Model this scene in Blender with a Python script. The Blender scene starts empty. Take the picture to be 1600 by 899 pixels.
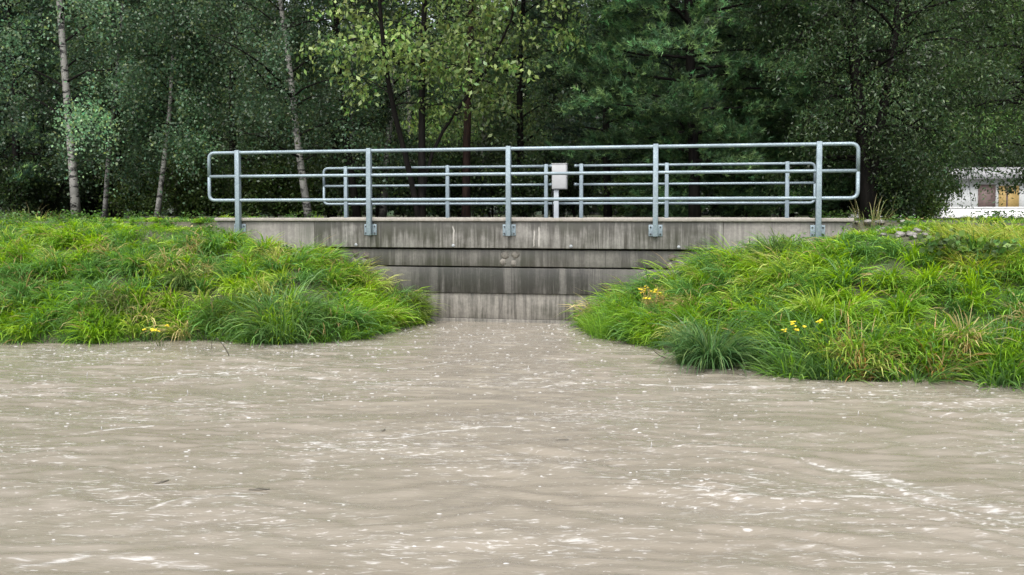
import bpy, math
import numpy as np
from math import radians as R, sin, cos, pi
from mathutils import Vector, Matrix

# ------------------------------------------------------------------ camera, sky, sun, exposure
S = bpy.context.scene
COL = S.collection
PITCH = math.atan(51 / 1400)
CAMZ = 1.6
cam_d = bpy.data.cameras.new('camera')
cam_d.sensor_width = 36
cam_d.lens = 36 * 1400 / 1600
cam_d.shift_y = -(449.5 - 388) / 1600
cam_d.clip_start = 0.05
cam_d.clip_end = 2000
cam = bpy.data.objects.new('camera', cam_d)
cam.location = (0, 0, CAMZ)
cam.rotation_euler = (pi / 2 - PITCH, 0, 0)
COL.objects.link(cam)
S.camera = cam

SUN_EL, SUN_AZ = R(58), R(200)          # azimuth of the sun measured from +Y, clockwise (behind the camera)
wd = bpy.data.worlds.new('World')
S.world = wd
wd.use_nodes = True
wt = wd.node_tree
bg = wt.nodes['Background']
sky = wt.nodes.new('ShaderNodeTexSky')
sky.sky_type = 'NISHITA'
sky.sun_disc = False
sky.sun_elevation = SUN_EL
sky.sun_rotation = SUN_AZ
sky.air_density = 1.0
sky.dust_density = 4.0
hs = wt.nodes.new('ShaderNodeHueSaturation')
hs.inputs['Saturation'].default_value = 0.34
wt.links.new(sky.outputs[0], hs.inputs['Color'])
wt.links.new(hs.outputs[0], bg.inputs['Color'])
bg.inputs['Strength'].default_value = 0.15

sun_d = bpy.data.lights.new('sun', 'SUN')
sun_d.energy = 1.1
sun_d.angle = R(70)
sun_d.color = (1.0, 0.98, 0.95)
sun = bpy.data.objects.new('sun', sun_d)
sdir = Vector((sin(SUN_AZ) * cos(SUN_EL), cos(SUN_AZ) * cos(SUN_EL), sin(SUN_EL)))
sun.rotation_euler = (-sdir).to_track_quat('-Z', 'Y').to_euler()
sun.location = sdir * 60
COL.objects.link(sun)

S.view_settings.view_transform = 'Standard'
S.view_settings.look = 'None'
S.view_settings.exposure = 1.1
S.view_settings.gamma = 1
S.view_settings.use_curve_mapping = False
S.render.engine = 'CYCLES'
S.cycles.max_bounces = 8
S.cycles.diffuse_bounces = 4
S.cycles.glossy_bounces = 3
S.cycles.transmission_bounces = 3
S.cycles.transparent_max_bounces = 8
S.cycles.use_denoising = True
S.cycles.denoising_prefilter = 'NONE'
S.cycles.denoising_input_passes = 'RGB_ALBEDO_NORMAL'
S.cycles.sample_clamp_indirect = 6

rng = np.random.default_rng(11)

# ------------------------------------------------------------------ helpers
def at(px, py, Y):
    """photo pixel (1600 wide) at depth Y -> world point"""
    x = (px - 800) / 1400
    y = -(py - 388) / 1400
    d = Vector((x, cos(PITCH) + y * sin(PITCH), -sin(PITCH) + y * cos(PITCH)))
    d *= Y / d.y
    return Vector((d.x, Y, d.z + CAMZ))

class MB:
    def __init__(s):
        s.v = []; s.q = []; s.t = []; s.c = []; s.n = 0; s.g = []
    def add(s, v, q=None, t=None, c=None):
        v = np.asarray(v, float).reshape(-1, 3)
        if q is not None and len(q): s.q.append(np.asarray(q, int).reshape(-1, 4) + s.n)
        if t is not None and len(t): s.t.append(np.asarray(t, int).reshape(-1, 3) + s.n)
        s.v.append(v)
        if c is not None:
            c = np.asarray(c, float)
            if c.ndim == 1: c = np.tile(c, (len(v), 1))
            s.c.append(c)
        s.n += len(v)
        return s
    def box(s, a, b):
        x0, y0, z0 = a; x1, y1, z1 = b
        v = [(x0,y0,z0),(x1,y0,z0),(x1,y1,z0),(x0,y1,z0),(x0,y0,z1),(x1,y0,z1),(x1,y1,z1),(x0,y1,z1)]
        return s.add(v, [(0,3,2,1),(4,5,6,7),(0,1,5,4),(1,2,6,5),(2,3,7,6),(3,0,4,7)])
    def tube(s, pts, rad, n=8, cap=True, c=None):
        p = np.asarray(pts, float)
        m = len(p)
        r = np.full(m, rad, float) if np.ndim(rad) == 0 else np.asarray(rad, float)
        tg = np.gradient(p, axis=0)
        tg /= np.linalg.norm(tg, axis=1)[:, None] + 1e-12
        ref = np.array([0.31, 0.95, 0.05]) if abs(tg[0] @ np.array([0.31, 0.95, 0.05])) < .9 else np.array([1., 0, 0])
        a = np.zeros_like(p)
        for i in range(m):
            ref = ref - tg[i] * (ref @ tg[i])
            ref /= np.linalg.norm(ref) + 1e-12
            a[i] = ref
        b = np.cross(tg, a)
        ang = np.arange(n) * 2 * pi / n
        v = p[:, None] + r[:, None, None] * (a[:, None] * np.cos(ang)[None, :, None] + b[:, None] * np.sin(ang)[None, :, None])
        v = v.reshape(-1, 3)
        i = np.arange(m - 1)[:, None] * n; j = np.arange(n)[None]; j2 = (j + 1) % n
        q = np.stack([i + j, i + j2, i + n + j2, i + n + j], -1).reshape(-1, 4)
        t = []
        if cap:
            v = np.vstack([v, p[0], p[-1]])
            k = m * n
            for jj in range(n):
                t.append((k, (jj + 1) % n, jj)); t.append((k + 1, (m - 1) * n + jj, (m - 1) * n + (jj + 1) % n))
        return s.add(v, q, t, c)
    def build(s, name, mat, parent=None, smooth=False, bevel=0):
        v = np.vstack(s.v)
        q = np.vstack(s.q) if s.q else np.zeros((0, 4), int)
        t = np.vstack(s.t) if s.t else np.zeros((0, 3), int)
        me = bpy.data.meshes.new(name)
        me.vertices.add(len(v)); me.vertices.foreach_set('co', v.astype(np.float32).ravel())
        me.loops.add(q.size + t.size)
        me.loops.foreach_set('vertex_index', np.concatenate([q.ravel(), t.ravel()]).astype(np.int32))
        me.polygons.add(len(q) + len(t))
        ls = np.concatenate([np.arange(len(q)) * 4, q.size + np.arange(len(t)) * 3]).astype(np.int32)
        me.polygons.foreach_set('loop_start', ls)
        if smooth: me.polygons.foreach_set('use_smooth', np.ones(len(ls), bool))
        if s.c:
            c = np.vstack(s.c)
            at_ = me.attributes.new('Col', 'FLOAT_COLOR', 'POINT')
            at_.data.foreach_set('color', np.hstack([c, np.ones((len(c), 1))]).astype(np.float32).ravel())
        me.update(calc_edges=True)
        me.materials.append(mat)
        o = bpy.data.objects.new(name, me)
        COL.objects.link(o)
        if parent is not None: o.parent = parent
        if bevel:
            b = o.modifiers.new('Bevel', 'BEVEL'); b.width = bevel; b.segments = 2; b.limit_method = 'ANGLE'
        return o

def tag(o, label=None, cat=None, group=None, kind=None):
    if label: o['label'] = label
    if cat: o['category'] = cat
    if group: o['group'] = group
    if kind: o['kind'] = kind
    return o

def empty(name, loc=(0, 0, 0), rz=0):
    o = bpy.data.objects.new(name, None)
    COL.objects.link(o)
    o.location = loc; o.rotation_euler = (0, 0, rz)
    o.empty_display_size = .2
    return o

def copy_tree(o, parent=None):
    c = o.copy(); COL.objects.link(c)
    if parent is not None: c.parent = parent
    for ch in list(o.children): copy_tree(ch, c)
    return c

def vnoise(x, y, seed=0):
    """smooth value noise in [0,1]"""
    xi = np.floor(x).astype(np.int64); yi = np.floor(y).astype(np.int64)
    fx = x - xi; fy = y - yi
    fx = fx * fx * (3 - 2 * fx); fy = fy * fy * (3 - 2 * fy)
    def h(a, b):
        n = (a * 374761393 + b * 668265263 + seed * 982451653) & 0xffffffff
        n = ((n ^ (n >> 13)) * 1274126177) & 0xffffffff
        return ((n ^ (n >> 16)) & 0xffff) / 65535.
    return (h(xi, yi) * (1 - fx) + h(xi + 1, yi) * fx) * (1 - fy) + (h(xi, yi + 1) * (1 - fx) + h(xi + 1, yi + 1) * fx) * fy

def fbm(x, y, seed=0, o=4):
    s = 0; a = .5; t = 0
    for i in range(o):
        s = s + a * vnoise(x * 2 ** i, y * 2 ** i, seed + i * 7); t += a; a *= .5
    return s / t

# ------------------------------------------------------------------ materials
class NT:
    def __init__(s, name):
        s.m = bpy.data.materials.new(name); s.m.use_nodes = True
        s.t = s.m.node_tree; s.b = s.t.nodes['Principled BSDF']; s.out = s.t.nodes['Material Output']
    def n(s, typ, **kw):
        o = s.t.nodes.new('ShaderNode' + typ)
        for k, v in kw.items(): setattr(o, k, v)
        return o
    def l(s, a, b): s.t.links.new(a, b)
    def setv(s, sock, v):
        if hasattr(v, 'is_output') or isinstance(v, bpy.types.NodeSocket): s.l(v, sock)
        elif isinstance(v, tuple) and len(v) == 3 and sock.type == 'RGBA': sock.default_value = (*v, 1)
        else: sock.default_value = v
    def math(s, op, a, b=0.0, c=None, clamp=False):
        o = s.n('Math', operation=op, use_clamp=clamp)
        s.setv(o.inputs[0], a); s.setv(o.inputs[1], b)
        if c is not None: s.setv(o.inputs[2], c)
        return o.outputs[0]
    def coord(s, kind='Object', scale=(1, 1, 1), loc=(0, 0, 0)):
        tc = s.n('TexCoord'); mp = s.n('Mapping')
        mp.inputs['Scale'].default_value = scale; mp.inputs['Location'].default_value = loc
        s.l(tc.outputs[kind], mp.inputs['Vector'])
        return mp.outputs[0]
    def noise(s, vec, scale=1, detail=4, rough=.55, dist=0):
        o = s.n('TexNoise')
        o.inputs['Scale'].default_value = scale; o.inputs['Detail'].default_value = detail
        o.inputs['Roughness'].default_value = rough; o.inputs['Distortion'].default_value = dist
        s.l(vec, o.inputs['Vector'])
        return o.outputs['Fac']
    def ramp(s, v, a, b, x=0., y=1.):
        o = s.n('MapRange', clamp=True, interpolation_type='SMOOTHSTEP')
        s.setv(o.inputs[0], v)
        for i, k in enumerate((a, b, x, y)): s.setv(o.inputs[i + 1], k)
        return o.outputs[0]
    def mix(s, f, a, b, blend='MIX'):
        o = s.n('Mix', data_type='RGBA', blend_type=blend)
        s.setv(o.inputs[0], f); s.setv(o.inputs[6], a); s.setv(o.inputs[7], b)
        return o.outputs[2]
    def bump(s, h, strength=.3, dist=.01, normal=None):
        o = s.n('Bump'); o.inputs['Strength'].default_value = strength; o.inputs['Distance'].default_value = dist
        s.l(h, o.inputs['Height'])
        if normal is not None: s.l(normal, o.inputs['Normal'])
        return o.outputs[0]
    def base(s, c): s.setv(s.b.inputs['Base Color'], c)
    def rough(s, c): s.setv(s.b.inputs['Roughness'], c)

def foliage_mat(name, rough=.42, trans=.3, spec=.5, var=.25):
    k = NT(name)
    a = k.n('Attribute', attribute_name='Col')
    info = k.n('ObjectInfo')
    hsv = k.n('HueSaturation')
    k.l(a.outputs['Color'], hsv.inputs['Color'])
    k.l(k.ramp(info.outputs['Random'], 0, 1, 1 - var, 1 + var), hsv.inputs['Value'])
    k.l(hsv.outputs[0], k.b.inputs['Base Color'])
    k.rough(rough)
    k.b.inputs['Specular IOR Level'].default_value = spec
    tr = k.n('BsdfTranslucent')
    hs2 = k.n('HueSaturation'); hs2.inputs['Value'].default_value = 1.25; hs2.inputs['Saturation'].default_value = 1.1
    hs2.inputs['Hue'].default_value = .49
    k.l(hsv.outputs[0], hs2.inputs['Color']); k.l(hs2.outputs[0], tr.inputs['Color'])
    mx = k.n('MixShader'); mx.inputs[0].default_value = trans
    k.l(k.b.outputs[0], mx.inputs[1]); k.l(tr.outputs[0], mx.inputs[2])
    k.l(mx.outputs[0], k.out.inputs['Surface'])
    return k.m

M_leaf = foliage_mat('wet_leaf', .30, .42, .5)
M_needle = foliage_mat('pine_needle', .45, .15, .4)
M_grass = foliage_mat('grass_blade', .4, .42, .4, .08)

def bark_mat(name, base, dark, birch=False):
    k = NT(name)
    if birch:
        v = k.coord(scale=(5, 5, 16))
        n1 = k.noise(v, 1.0, 3, .6)
        v2 = k.coord(scale=(4, 4, 3))
        n2 = k.noise(v2, 1.0, 4, .6)
        m1 = k.ramp(n1, .52, .60)
        m2 = k.ramp(n2, .54, .64)
        sep = k.n('SeparateXYZ'); k.l(k.coord(), sep.inputs[0])
        low = k.ramp(sep.outputs[2], 0.0, 1.2, .8, 0)
        f = k.math('MAXIMUM', k.math('MAXIMUM', m1, m2), k.math('MULTIPLY', low, k.ramp(n2, .42, .5)))
        tint = k.mix(k.noise(k.coord(scale=(2, 2, 2)), 1, 3), tuple(.8 * x for x in base), base)
        k.base(k.mix(f, tint, dark))
        k.b.inputs['Normal'].default_value if False else None
        k.l(k.bump(f, .5, .01), k.b.inputs['Normal'])
        k.rough(.6)
    else:
        n1 = k.noise(k.coord(scale=(14, 14, 2.5)), 1, 5, .65)
        k.base(k.mix(k.ramp(n1, .35, .68), dark, base))
        k.l(k.bump(n1, .7, .03), k.b.inputs['Normal'])
        k.rough(.8); k.b.inputs['Specular IOR Level'].default_value = .15
    return k.m

M_birch = bark_mat('birch_bark', (.29, .28, .255), (.015, .014, .013), True)
M_dark = bark_mat('dark_wet_bark', (.013, .011, .009), (.005, .0045, .004))
M_pinebark = bark_mat('pine_bark', (.042, .024, .018), (.014, .01, .009))

def concrete_mat(name, base, dark, dirt_lo, dirt_hi, top=None, drip=.3, lines=(), white=(), pale=(), dark_ends=None):
    """vertical run-off streaks; lines = board joints, white = lime runs, pale = washed strips (u, half width)"""
    k = NT(name)
    co = k.coord()
    sep = k.n('SeparateXYZ'); k.l(co, sep.inputs[0])
    X, Z = sep.outputs[0], sep.outputs[2]
    st = k.noise(k.coord(scale=(11, 11, .8)), 1, 6, .72, .25)
    st2 = k.noise(k.coord(scale=(30, 30, 1.2), loc=(3, 1, 7)), 1, 4, .65)
    big = k.noise(k.coord(scale=(1.1, 1.1, 1.7), loc=(1, 5, 2)), 1, 4, .6)
    s = k.math('ADD', k.math('MULTIPLY', st, .6), k.math('ADD', k.math('MULTIPLY', st2, .22), k.math('MULTIPLY', big, .35)))
    if top is not None:
        s = k.math('ADD', s, k.math('MULTIPLY', k.ramp(Z, top - drip, top, 0, .10), k.ramp(big, .3, .6, .2, 1.2)))
    f = k.ramp(s, dirt_lo, dirt_hi)
    for u, w, a in pale:
        d = k.math('ABSOLUTE', k.math('SUBTRACT', X, u))
        d = k.math('ADD', d, k.math('MULTIPLY', k.math('SUBTRACT', st, .5), w * 3.5))
        f = k.math('MULTIPLY', f, k.ramp(d, w * .2, w * 1.5, 1 - a, 1))
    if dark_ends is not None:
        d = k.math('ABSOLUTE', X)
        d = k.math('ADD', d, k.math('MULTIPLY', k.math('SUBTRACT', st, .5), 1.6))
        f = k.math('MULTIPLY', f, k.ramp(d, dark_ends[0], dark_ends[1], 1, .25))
    mott = k.noise(k.coord(scale=(22, 22, 22)), 1, 6, .7)
    b2 = k.mix(k.ramp(mott, .3, .72), tuple(x * .78 for x in base), tuple(min(1, x * 1.12) for x in base))
    dk = k.mix(k.ramp(big, .4, .65), dark, (dark[0] * .95, dark[1] * 1.05, dark[2] * .9))
    col = k.mix(f, b2, dk)
    for u, w, z0 in lines:
        d = k.math('ABSOLUTE', k.math('SUBTRACT', X, u))
        col = k.mix(k.ramp(d, w * .4, w, .6, 0), col, tuple(x * .7 for x in dark))
    for u, w, z0, z1 in white:
        wob = k.math('MULTIPLY', k.math('SUBTRACT', k.noise(k.coord(scale=(1, 1, 5)), 1, 3), .5), .09)
        d = k.math('ABSOLUTE', k.math('SUBTRACT', k.math('ADD', X, wob), u))
        mm = k.math('MULTIPLY', k.ramp(d, w * .4, w, 1, 0), k.math('MULTIPLY', k.ramp(Z, z0, z0 + .05), k.ramp(Z, z1 - .05, z1, 1, 0)))
        mm = k.math('MULTIPLY', mm, k.ramp(st2, .3, .55, .15, .6))
        col = k.mix(mm, col, (.6, .57, .52))
    pit = k.n('TexVoronoi'); pit.inputs['Scale'].default_value = 1
    k.l(k.coord(scale=(26, 26, 26)), pit.inputs['Vector'])
    hole = k.ramp(pit.outputs['Distance'], .06, .13, 1, 0)
    col = k.mix(k.math('MULTIPLY', hole, .6), col, (.04, .038, .034))
    k.base(col)
    k.rough(k.ramp(f, 0, 1, .8, .45))
    h = k.math('SUBTRACT', k.math('ADD', mott, k.math('MULTIPLY', big, 1.5)), hole)
    k.l(k.bump(h, .35, .008), k.b.inputs['Normal'])
    return k.m

def steel_mat():
    k = NT('galvanised_steel')
    v = k.n('TexVoronoi'); v.inputs['Scale'].default_value = 60
    k.l(k.coord(), v.inputs['Vector'])
    n = k.noise(k.coord(scale=(3, 3, 3)), 1, 4)
    c = k.mix(v.outputs['Color'], (.19, .25, .285), (.32, .385, .42))
    c = k.mix(k.ramp(n, .4, .65, .0, .75), c, (.20, .25, .28))
    k.base(c)
    k.b.inputs['Metallic'].default_value = .35
    k.rough(k.ramp(n, .3, .7, .42, .65))
    dr = k.noise(k.coord(scale=(70, 70, 70)), 1, 2)
    k.l(k.bump(k.ramp(dr, .58, .7), .35, .004), k.b.inputs['Normal'])
    return k.m
M_steel = steel_mat()

def plain(name, col, rough=.6, metal=0, var=.2, scale=8):
    k = NT(name)
    n = k.noise(k.coord(scale=(scale,) * 3), 1, 4)
    k.base(k.mix(k.ramp(n, .3, .7), tuple(x * (1 - var) for x in col), tuple(min(1, x * (1 + var)) for x in col)))
    k.rough(rough); k.b.inputs['Metallic'].default_value = metal
    k.l(k.bump(n, .15, .01), k.b.inputs['Normal'])
    return k.m
M_bolt = plain('bolt_steel', (.10, .11, .12), .4, .6)
M_box = plain('cabinet_grey', (.40, .405, .41), .5, 0, .05)
M_post = plain('cabinet_post_paint', (.38, .41, .44), .5, 0, .06)
M_cable = plain('cable_rubber', (.02, .02, .02), .5)
M_stick = plain('turquoise_sticker', (.05, .42, .40), .5, 0, .1)
M_plug = plain('mortar_plug', (.30, .32, .33), .7)
M_mort = plain('mortar_patch', (.165, .152, .13), .8, 0, .3, 30)
M_mort2 = plain('old_mortar_patch', (.125, .108, .09), .8, 0, .25, 30)
M_stone = plain('grey_stone', (.17, .16, .145), .6, 0, .4, 14)
M_twig = plain('wet_twig', (.05, .04, .03), .5)
M_yellow = plain('yellow_petal', (.80, .63, .03), .6, 0, .1)
M_stem = plain('rusty_stem', (.36, .26, .09), .7, 0, .3)
M_gstem = plain('green_stem', (.09, .14, .03), .6, 0, .3)

# ------------------------------------------------------------------ ground shape
TH = math.atan(.198)                      # the bridge is turned a little to the camera
CT, ST = cos(TH), sin(TH)
BC = np.array([-.02, 13.27])              # middle of the bridge face
def uv(x, y):
    dx, dy = x - BC[0], y - BC[1]
    return dx * CT - dy * ST, dx * ST + dy * CT
def xy(u, v):
    return BC[0] + u * CT + v * ST, BC[1] - u * ST + v * CT

WL = np.array([(-200, 12.0), (-40, 11.9), (-14, 11.55), (-8, 11.35), (-6.37, 11.26), (-5.12, 11.17), (-4.4, 11.5), (-3.7, 11.42), (-3.15, 11.2),
               (-2.5, 11.22), (-2.08, 11.4), (-1.82, 11.8), (-1.72, 12.5), (-1.36, 13.3), (-1.28, 14.2)])
WR = np.array([(1.0, 14.2), (1.02, 13.2), (1.12, 12.0), (1.62, 10.95), (2.0, 10.35), (2.45, 9.75), (2.75, 9.0), (3.1, 8.82), (3.65, 8.75), (4.2, 8.7),
               (4.85, 8.42), (6, 8.2), (8, 8.05), (14, 7.7), (40, 7.2), (200, 6.5)])
POLY = np.vstack([WL, WR, [(200, -60), (-200, -60)]])

def pdist(x, y, P):
    d = np.full(x.shape, 1e9)
    for (ax, ay), (bx, by) in zip(P[:-1], P[1:]):
        vx, vy = bx - ax, by - ay
        t = np.clip(((x - ax) * vx + (y - ay) * vy) / (vx * vx + vy * vy), 0, 1)
        d = np.minimum(d, np.hypot(x - ax - t * vx, y - ay - t * vy))
    return d
def inside(x, y, P):
    r = np.zeros(x.shape, bool)
    n = len(P)
    for i in range(n):
        (x1, y1), (x2, y2) = P[i], P[(i + 1) % n]
        if y1 == y2: continue
        c = ((y1 > y) != (y2 > y)) & (x < (x2 - x1) * (y - y1) / (y2 - y1) + x1)
        r ^= c
    return r
def bankdist(x, y):
    d = np.minimum(pdist(x, y, WL), pdist(x, y, WR))
    return np.where(inside(x, y, POLY), -d, d)
def profile(d):
    return np.interp(d, [-3, -.6, 0, .18, .6, 1.2, 2.0, 2.7, 3.4, 60, 400], [-.9, -.45, -.02, .17, .40, .72, 1.12, 1.37, 1.43, 1.46, 1.48])
def ground_z(x, y):
    x = np.asarray(x, float); y = np.asarray(y, float)
    d = bankdist(x, y)
    z = profile(d)
    bump = (fbm(x * 1.3, y * 1.3, 3) - .5) * .28 * np.clip(d / .5, 0, 1) * np.clip((3.6 - d) / 1.2, .12, 1)
    z = z + bump
    u, v = uv(x, y)
    zf = np.interp(u, [-4.9, -4.6, -4.34, -3.1, -2.4, -1.7, -1.2, -1.1, .95, 1.05, 1.28, 2.34, 3.06, 3.96, 4.34, 4.7, 5.0],
                   [1.36, 1.24, 1.15, .86, .64, .25, -.05, -.4, -.4, -.05, .1, .58, .84, 1.08, 1.14, 1.27, 1.38])
    wf = np.clip(1 + v / 1.3, 0, 1) * (v < .28) * np.clip((5.6 - np.abs(u)) / .6, 0, 1)
    wf = wf * wf * (3 - 2 * wf)
    z = np.where(d > -.6, z * (1 - wf) + np.minimum(zf, z) * wf, z)
    z = np.where((v > .28) & (v < 4.7) & (np.abs(u) < 4.72), 1.40, z)
    flat = (v >= .25) & (np.abs(u) >= 4.72)
    z = np.where(flat & (d > 1.2), np.maximum(z, np.minimum(1.5, profile(d) + .08)), z)
    lane = np.clip((.9 - v) / .3, 0, 1) + np.clip((v - 4.0) / .3, 0, 1)
    z = np.where((v > .6) & (v < 4.3) & (np.abs(u) >= 4.72), np.minimum(z, 1.47 + .03 * np.clip(lane, 0, 1)), z)
    z = np.where((y < 1.2), np.maximum(z, np.interp(y, [-3, .4, 1.2], [.45, .1, -.4])), z)
    z = np.where(y > 30, z + np.interp(y, [80, 200, 500], [0, 2.5, 14]) , z)
    return z

def hit(px, py):
    d = at(px, py, 1) - Vector((0, 0, CAMZ))
    t = np.arange(5, 22, .02)
    z = np.maximum(ground_z(d.x * t, d.y * t), 0)
    k = np.argmax(CAMZ + d.z * t <= z)
    return float(d.x * t[k]), float(d.y * t[k])

def lines(lo, hi, step, far_lo, far_hi):
    a = list(np.arange(lo, hi + 1e-6, step))
    s = step; x = hi
    while x < far_hi: s *= 1.35; x += s; a.append(x)
    s = step; x = lo
    while x > far_lo: s *= 1.35; x -= s; a.insert(0, x)
    return np.array(a)
def grid(X, Y, Zf):
    gx, gy = np.meshgrid(X, Y)
    z = Zf(gx, gy)
    v = np.stack([gx, gy, z], -1).reshape(-1, 3)
    nx = len(X)
    i = (np.arange(len(Y) - 1)[:, None] * nx + np.arange(nx - 1)[None]).ravel()
    return v, np.stack([i, i + 1, i + 1 + nx, i + nx], -1)

def ground_mat():
    k = NT('bank_soil')
    n = k.noise(k.coord(scale=(1.2,) * 3), 1, 6, .65)
    n2 = k.noise(k.coord(scale=(9,) * 3), 1, 6, .7)
    c = k.mix(k.ramp(n2, .3, .7), (.045, .036, .025), (.12, .10, .075))
    c = k.mix(k.ramp(n, .42, .6, .25, .8), c, (.05, .085, .018))
    sep = k.n('SeparateXYZ'); k.l(k.coord(), sep.inputs[0])
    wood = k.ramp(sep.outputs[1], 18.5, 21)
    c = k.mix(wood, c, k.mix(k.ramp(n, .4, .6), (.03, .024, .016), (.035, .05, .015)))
    k.base(c); k.rough(.8)
    k.l(k.bump(n2, .8, .04), k.b.inputs['Normal'])
    return k.m
v, q = grid(lines(-9, 8, .1, -400, 400), lines(7.6, 18.6, .1, -60, 600), ground_z)
g = MB().add(v, q).build('ground', ground_mat(), smooth=True)
tag(g, kind='structure')

# ------------------------------------------------------------------ water
FOAM_LINES = [  # photo pixels of the lines of foam, half width in metres, strength
    ([(1215, 708), (1290, 728), (1370, 752), (1440, 782), (1520, 803), (1640, 828)], .022, .8),
    ([(1300, 728), (1380, 744), (1450, 770), (1540, 790), (1640, 806)], .02, .7),
    ([(1340, 732), (1420, 756), (1480, 776), (1560, 784), (1640, 792)], .016, .7),
    ([(1310, 748), (1400, 776), (1470, 800), (1560, 822), (1640, 846)], .02, .65),
    ([(1440, 790), (1500, 806), (1570, 836), (1640, 862)], .03, .6),
    ([(1330, 735), (1420, 762), (1500, 786), (1640, 815)], .17, .55),
    ([(1260, 722), (1380, 752), (1470, 790), (1640, 832)], .03, .6),
    ([(1080, 880), (1180, 840), (1280, 850), (1400, 880)], .10, .42),
    ([(0, 640), (120, 632), (260, 640)], .07, .45),
    ([(1000, 728), (1060, 732), (1130, 742), (1200, 752)], .022, .8),
    ([(600, 683), (660, 676), (720, 671), (800, 668)], .018, .75),
    ([(820, 606), (900, 601), (960, 595), (1010, 603), (1120, 601), (1240, 604)], .022, .95),
    ([(1060, 700), (1100, 692), (1160, 694)], .02, .8),
    ([(230, 800), (290, 780), (380, 778)], .03, .75),
    ([(180, 840), (250, 805), (330, 775), (420, 770)], .06, .5),
    ([(40, 885), (130, 868), (220, 880), (330, 890)], .07, .6),
    ([(0, 560), (90, 566), (180, 562)], .05, .6),
    ([(210, 592), (300, 586), (400, 578)], .04, .7),
    ([(100, 680), (200, 668), (240, 666)], .03, .7),
    ([(780, 590), (860, 584), (980, 580)], .04, .6),
    ([(500, 570), (620, 575), (700, 568)], .04, .6),
    ([(1290, 610), (1400, 618), (1560, 622)], .04, .6),
    ([(1440, 640), (1540, 636), (1600, 640)], .05, .6),
    ([(640, 640), (700, 650), (760, 655)], .04, .5),
    ([(980, 740), (1100, 760), (1240, 770)], .05, .35),
    ([(880, 690), (960, 712), (1010, 720)], .025, .5),
    ([(640, 860), (700, 835), (780, 800)], .06, .35),
    ([(1200, 860), (1260, 850), (1330, 870)], .07, .5),
]
WATERL = []
for pts, w, a in FOAM_LINES:
    P = []
    for px, py in pts:
        d = at(px, py, 1) - Vector((0, 0, CAMZ))
        t = CAMZ / -d.z
        P.append((d.x * t, d.y * t))
    WATERL.append((np.array(P), w, a))
wr = np.random.default_rng(5)
WAVES = [(wr.normal(pi / 2, .5), 10 ** wr.uniform(-.95, -.02), wr.uniform(0, 6.28)) for _ in range(34)]
def water_z(x, y):
    z = 0
    wx = x + (fbm(x * .7, y * .7, 31) - .5) * .8
    wy = y + (fbm(x * .7 + 9, y * .7, 32) - .5) * .8
    for a, lam, ph in WAVES:
        z = z + .0030 * lam ** .5 * np.sin((wx * cos(a) * .55 + wy * sin(a)) * 2 * pi / lam + ph)
    amp = .45 + 1.1 * fbm(x * .5 + 4, y * .9, 77)
    z = z * amp * np.clip((14.5 - y) / 5, .25, 1) * np.exp(-np.maximum(0, np.abs(x) - 9) / 4) * np.clip((y - 0) / 3, 0, 1)
    z = z + (fbm(x * 6, y * 13, 12, 3) - .5) * .012 * np.clip((12 - y) / 3, .2, 1)
    return z
Xw = lines(-7.4, 7.4, .03, -400, 400); Yw = lines(3.4, 13.6, .024, -60, 30)
Yw = Yw[Yw < 20]
v, q = grid(Xw, Yw, water_z)
fo = np.zeros(len(v))
for P, w, a in WATERL:
    wob = (fbm(v[:, 0] * 2.5, v[:, 1] * 2.5, 51) - .5) * .16
    d = pdist(v[:, 0], v[:, 1] + wob, P)
    fo = np.maximum(fo, a * np.exp(-(d / w) ** 2))
def water_mat():
    k = NT('muddy_water')
    A = k.n('Attribute', attribute_name='foam')
    co = lambda sc, l=(0, 0, 0): k.coord(scale=sc, loc=l)
    big = k.noise(co((.55, 1.1, 1)), 1, 3, .5)
    n1 = k.noise(co((5, 21, 1)), 1, 4, .62, .5)
    n2 = k.noise(co((13, 46, 1), (4, 4, 0)), 1, 3, .62, .4)
    s1 = k.ramp(k.math('ADD', n1, k.math('MULTIPLY', k.math('SUBTRACT', big, .5), .30)), .575, .72)
    s2 = k.ramp(k.math('ADD', n2, k.math('MULTIPLY', k.math('SUBTRACT', big, .5), .3)), .585, .70)
    n3 = k.noise(co((7, 30, 1), (2, 7, 0)), 1, 5, .65, .5)
    s3 = k.ramp(k.math('ADD', n3, k.math('MULTIPLY', k.math('SUBTRACT', A.outputs['Fac'], .60), .58)), .40, .66)
    f = k.math('MAXIMUM', k.math('MULTIPLY', k.math('MAXIMUM', s1, s2), .58), k.math('MULTIPLY', s3, .72))  # short dashes paint ripple glints into the colour, joined with the foam lines
    tone = k.noise(co((.8, 2.2, 1), (8, 3, 0)), 1, 5, .6, .4)
    mud = k.mix(k.ramp(tone, .3, .7), (.216, .190, .150), (.243, .216, .174))
    k.base(k.mix(f, mud, (.57, .555, .53)))
    k.rough(k.ramp(f, 0, 1, .07, .5))
    k.b.inputs['IOR'].default_value = 1.33
    h = k.noise(co((6, 24, 1), (1, 2, 0)), 1, 6, .68, .5)
    h2 = k.noise(co((24, 80, 1)), 1, 3, .6)
    hh = k.math('ADD', h, k.math('MULTIPLY', h2, .3))
    k.l(k.bump(hh, .42, .012), k.b.inputs['Normal'])
    return k.m
wo = MB().add(v, q).build('water', water_mat(), smooth=True)
aa = wo.data.attributes.new('foam', 'FLOAT', 'POINT')
aa.data.foreach_set('value', fo.astype(np.float32))
tag(wo, kind='structure')

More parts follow.
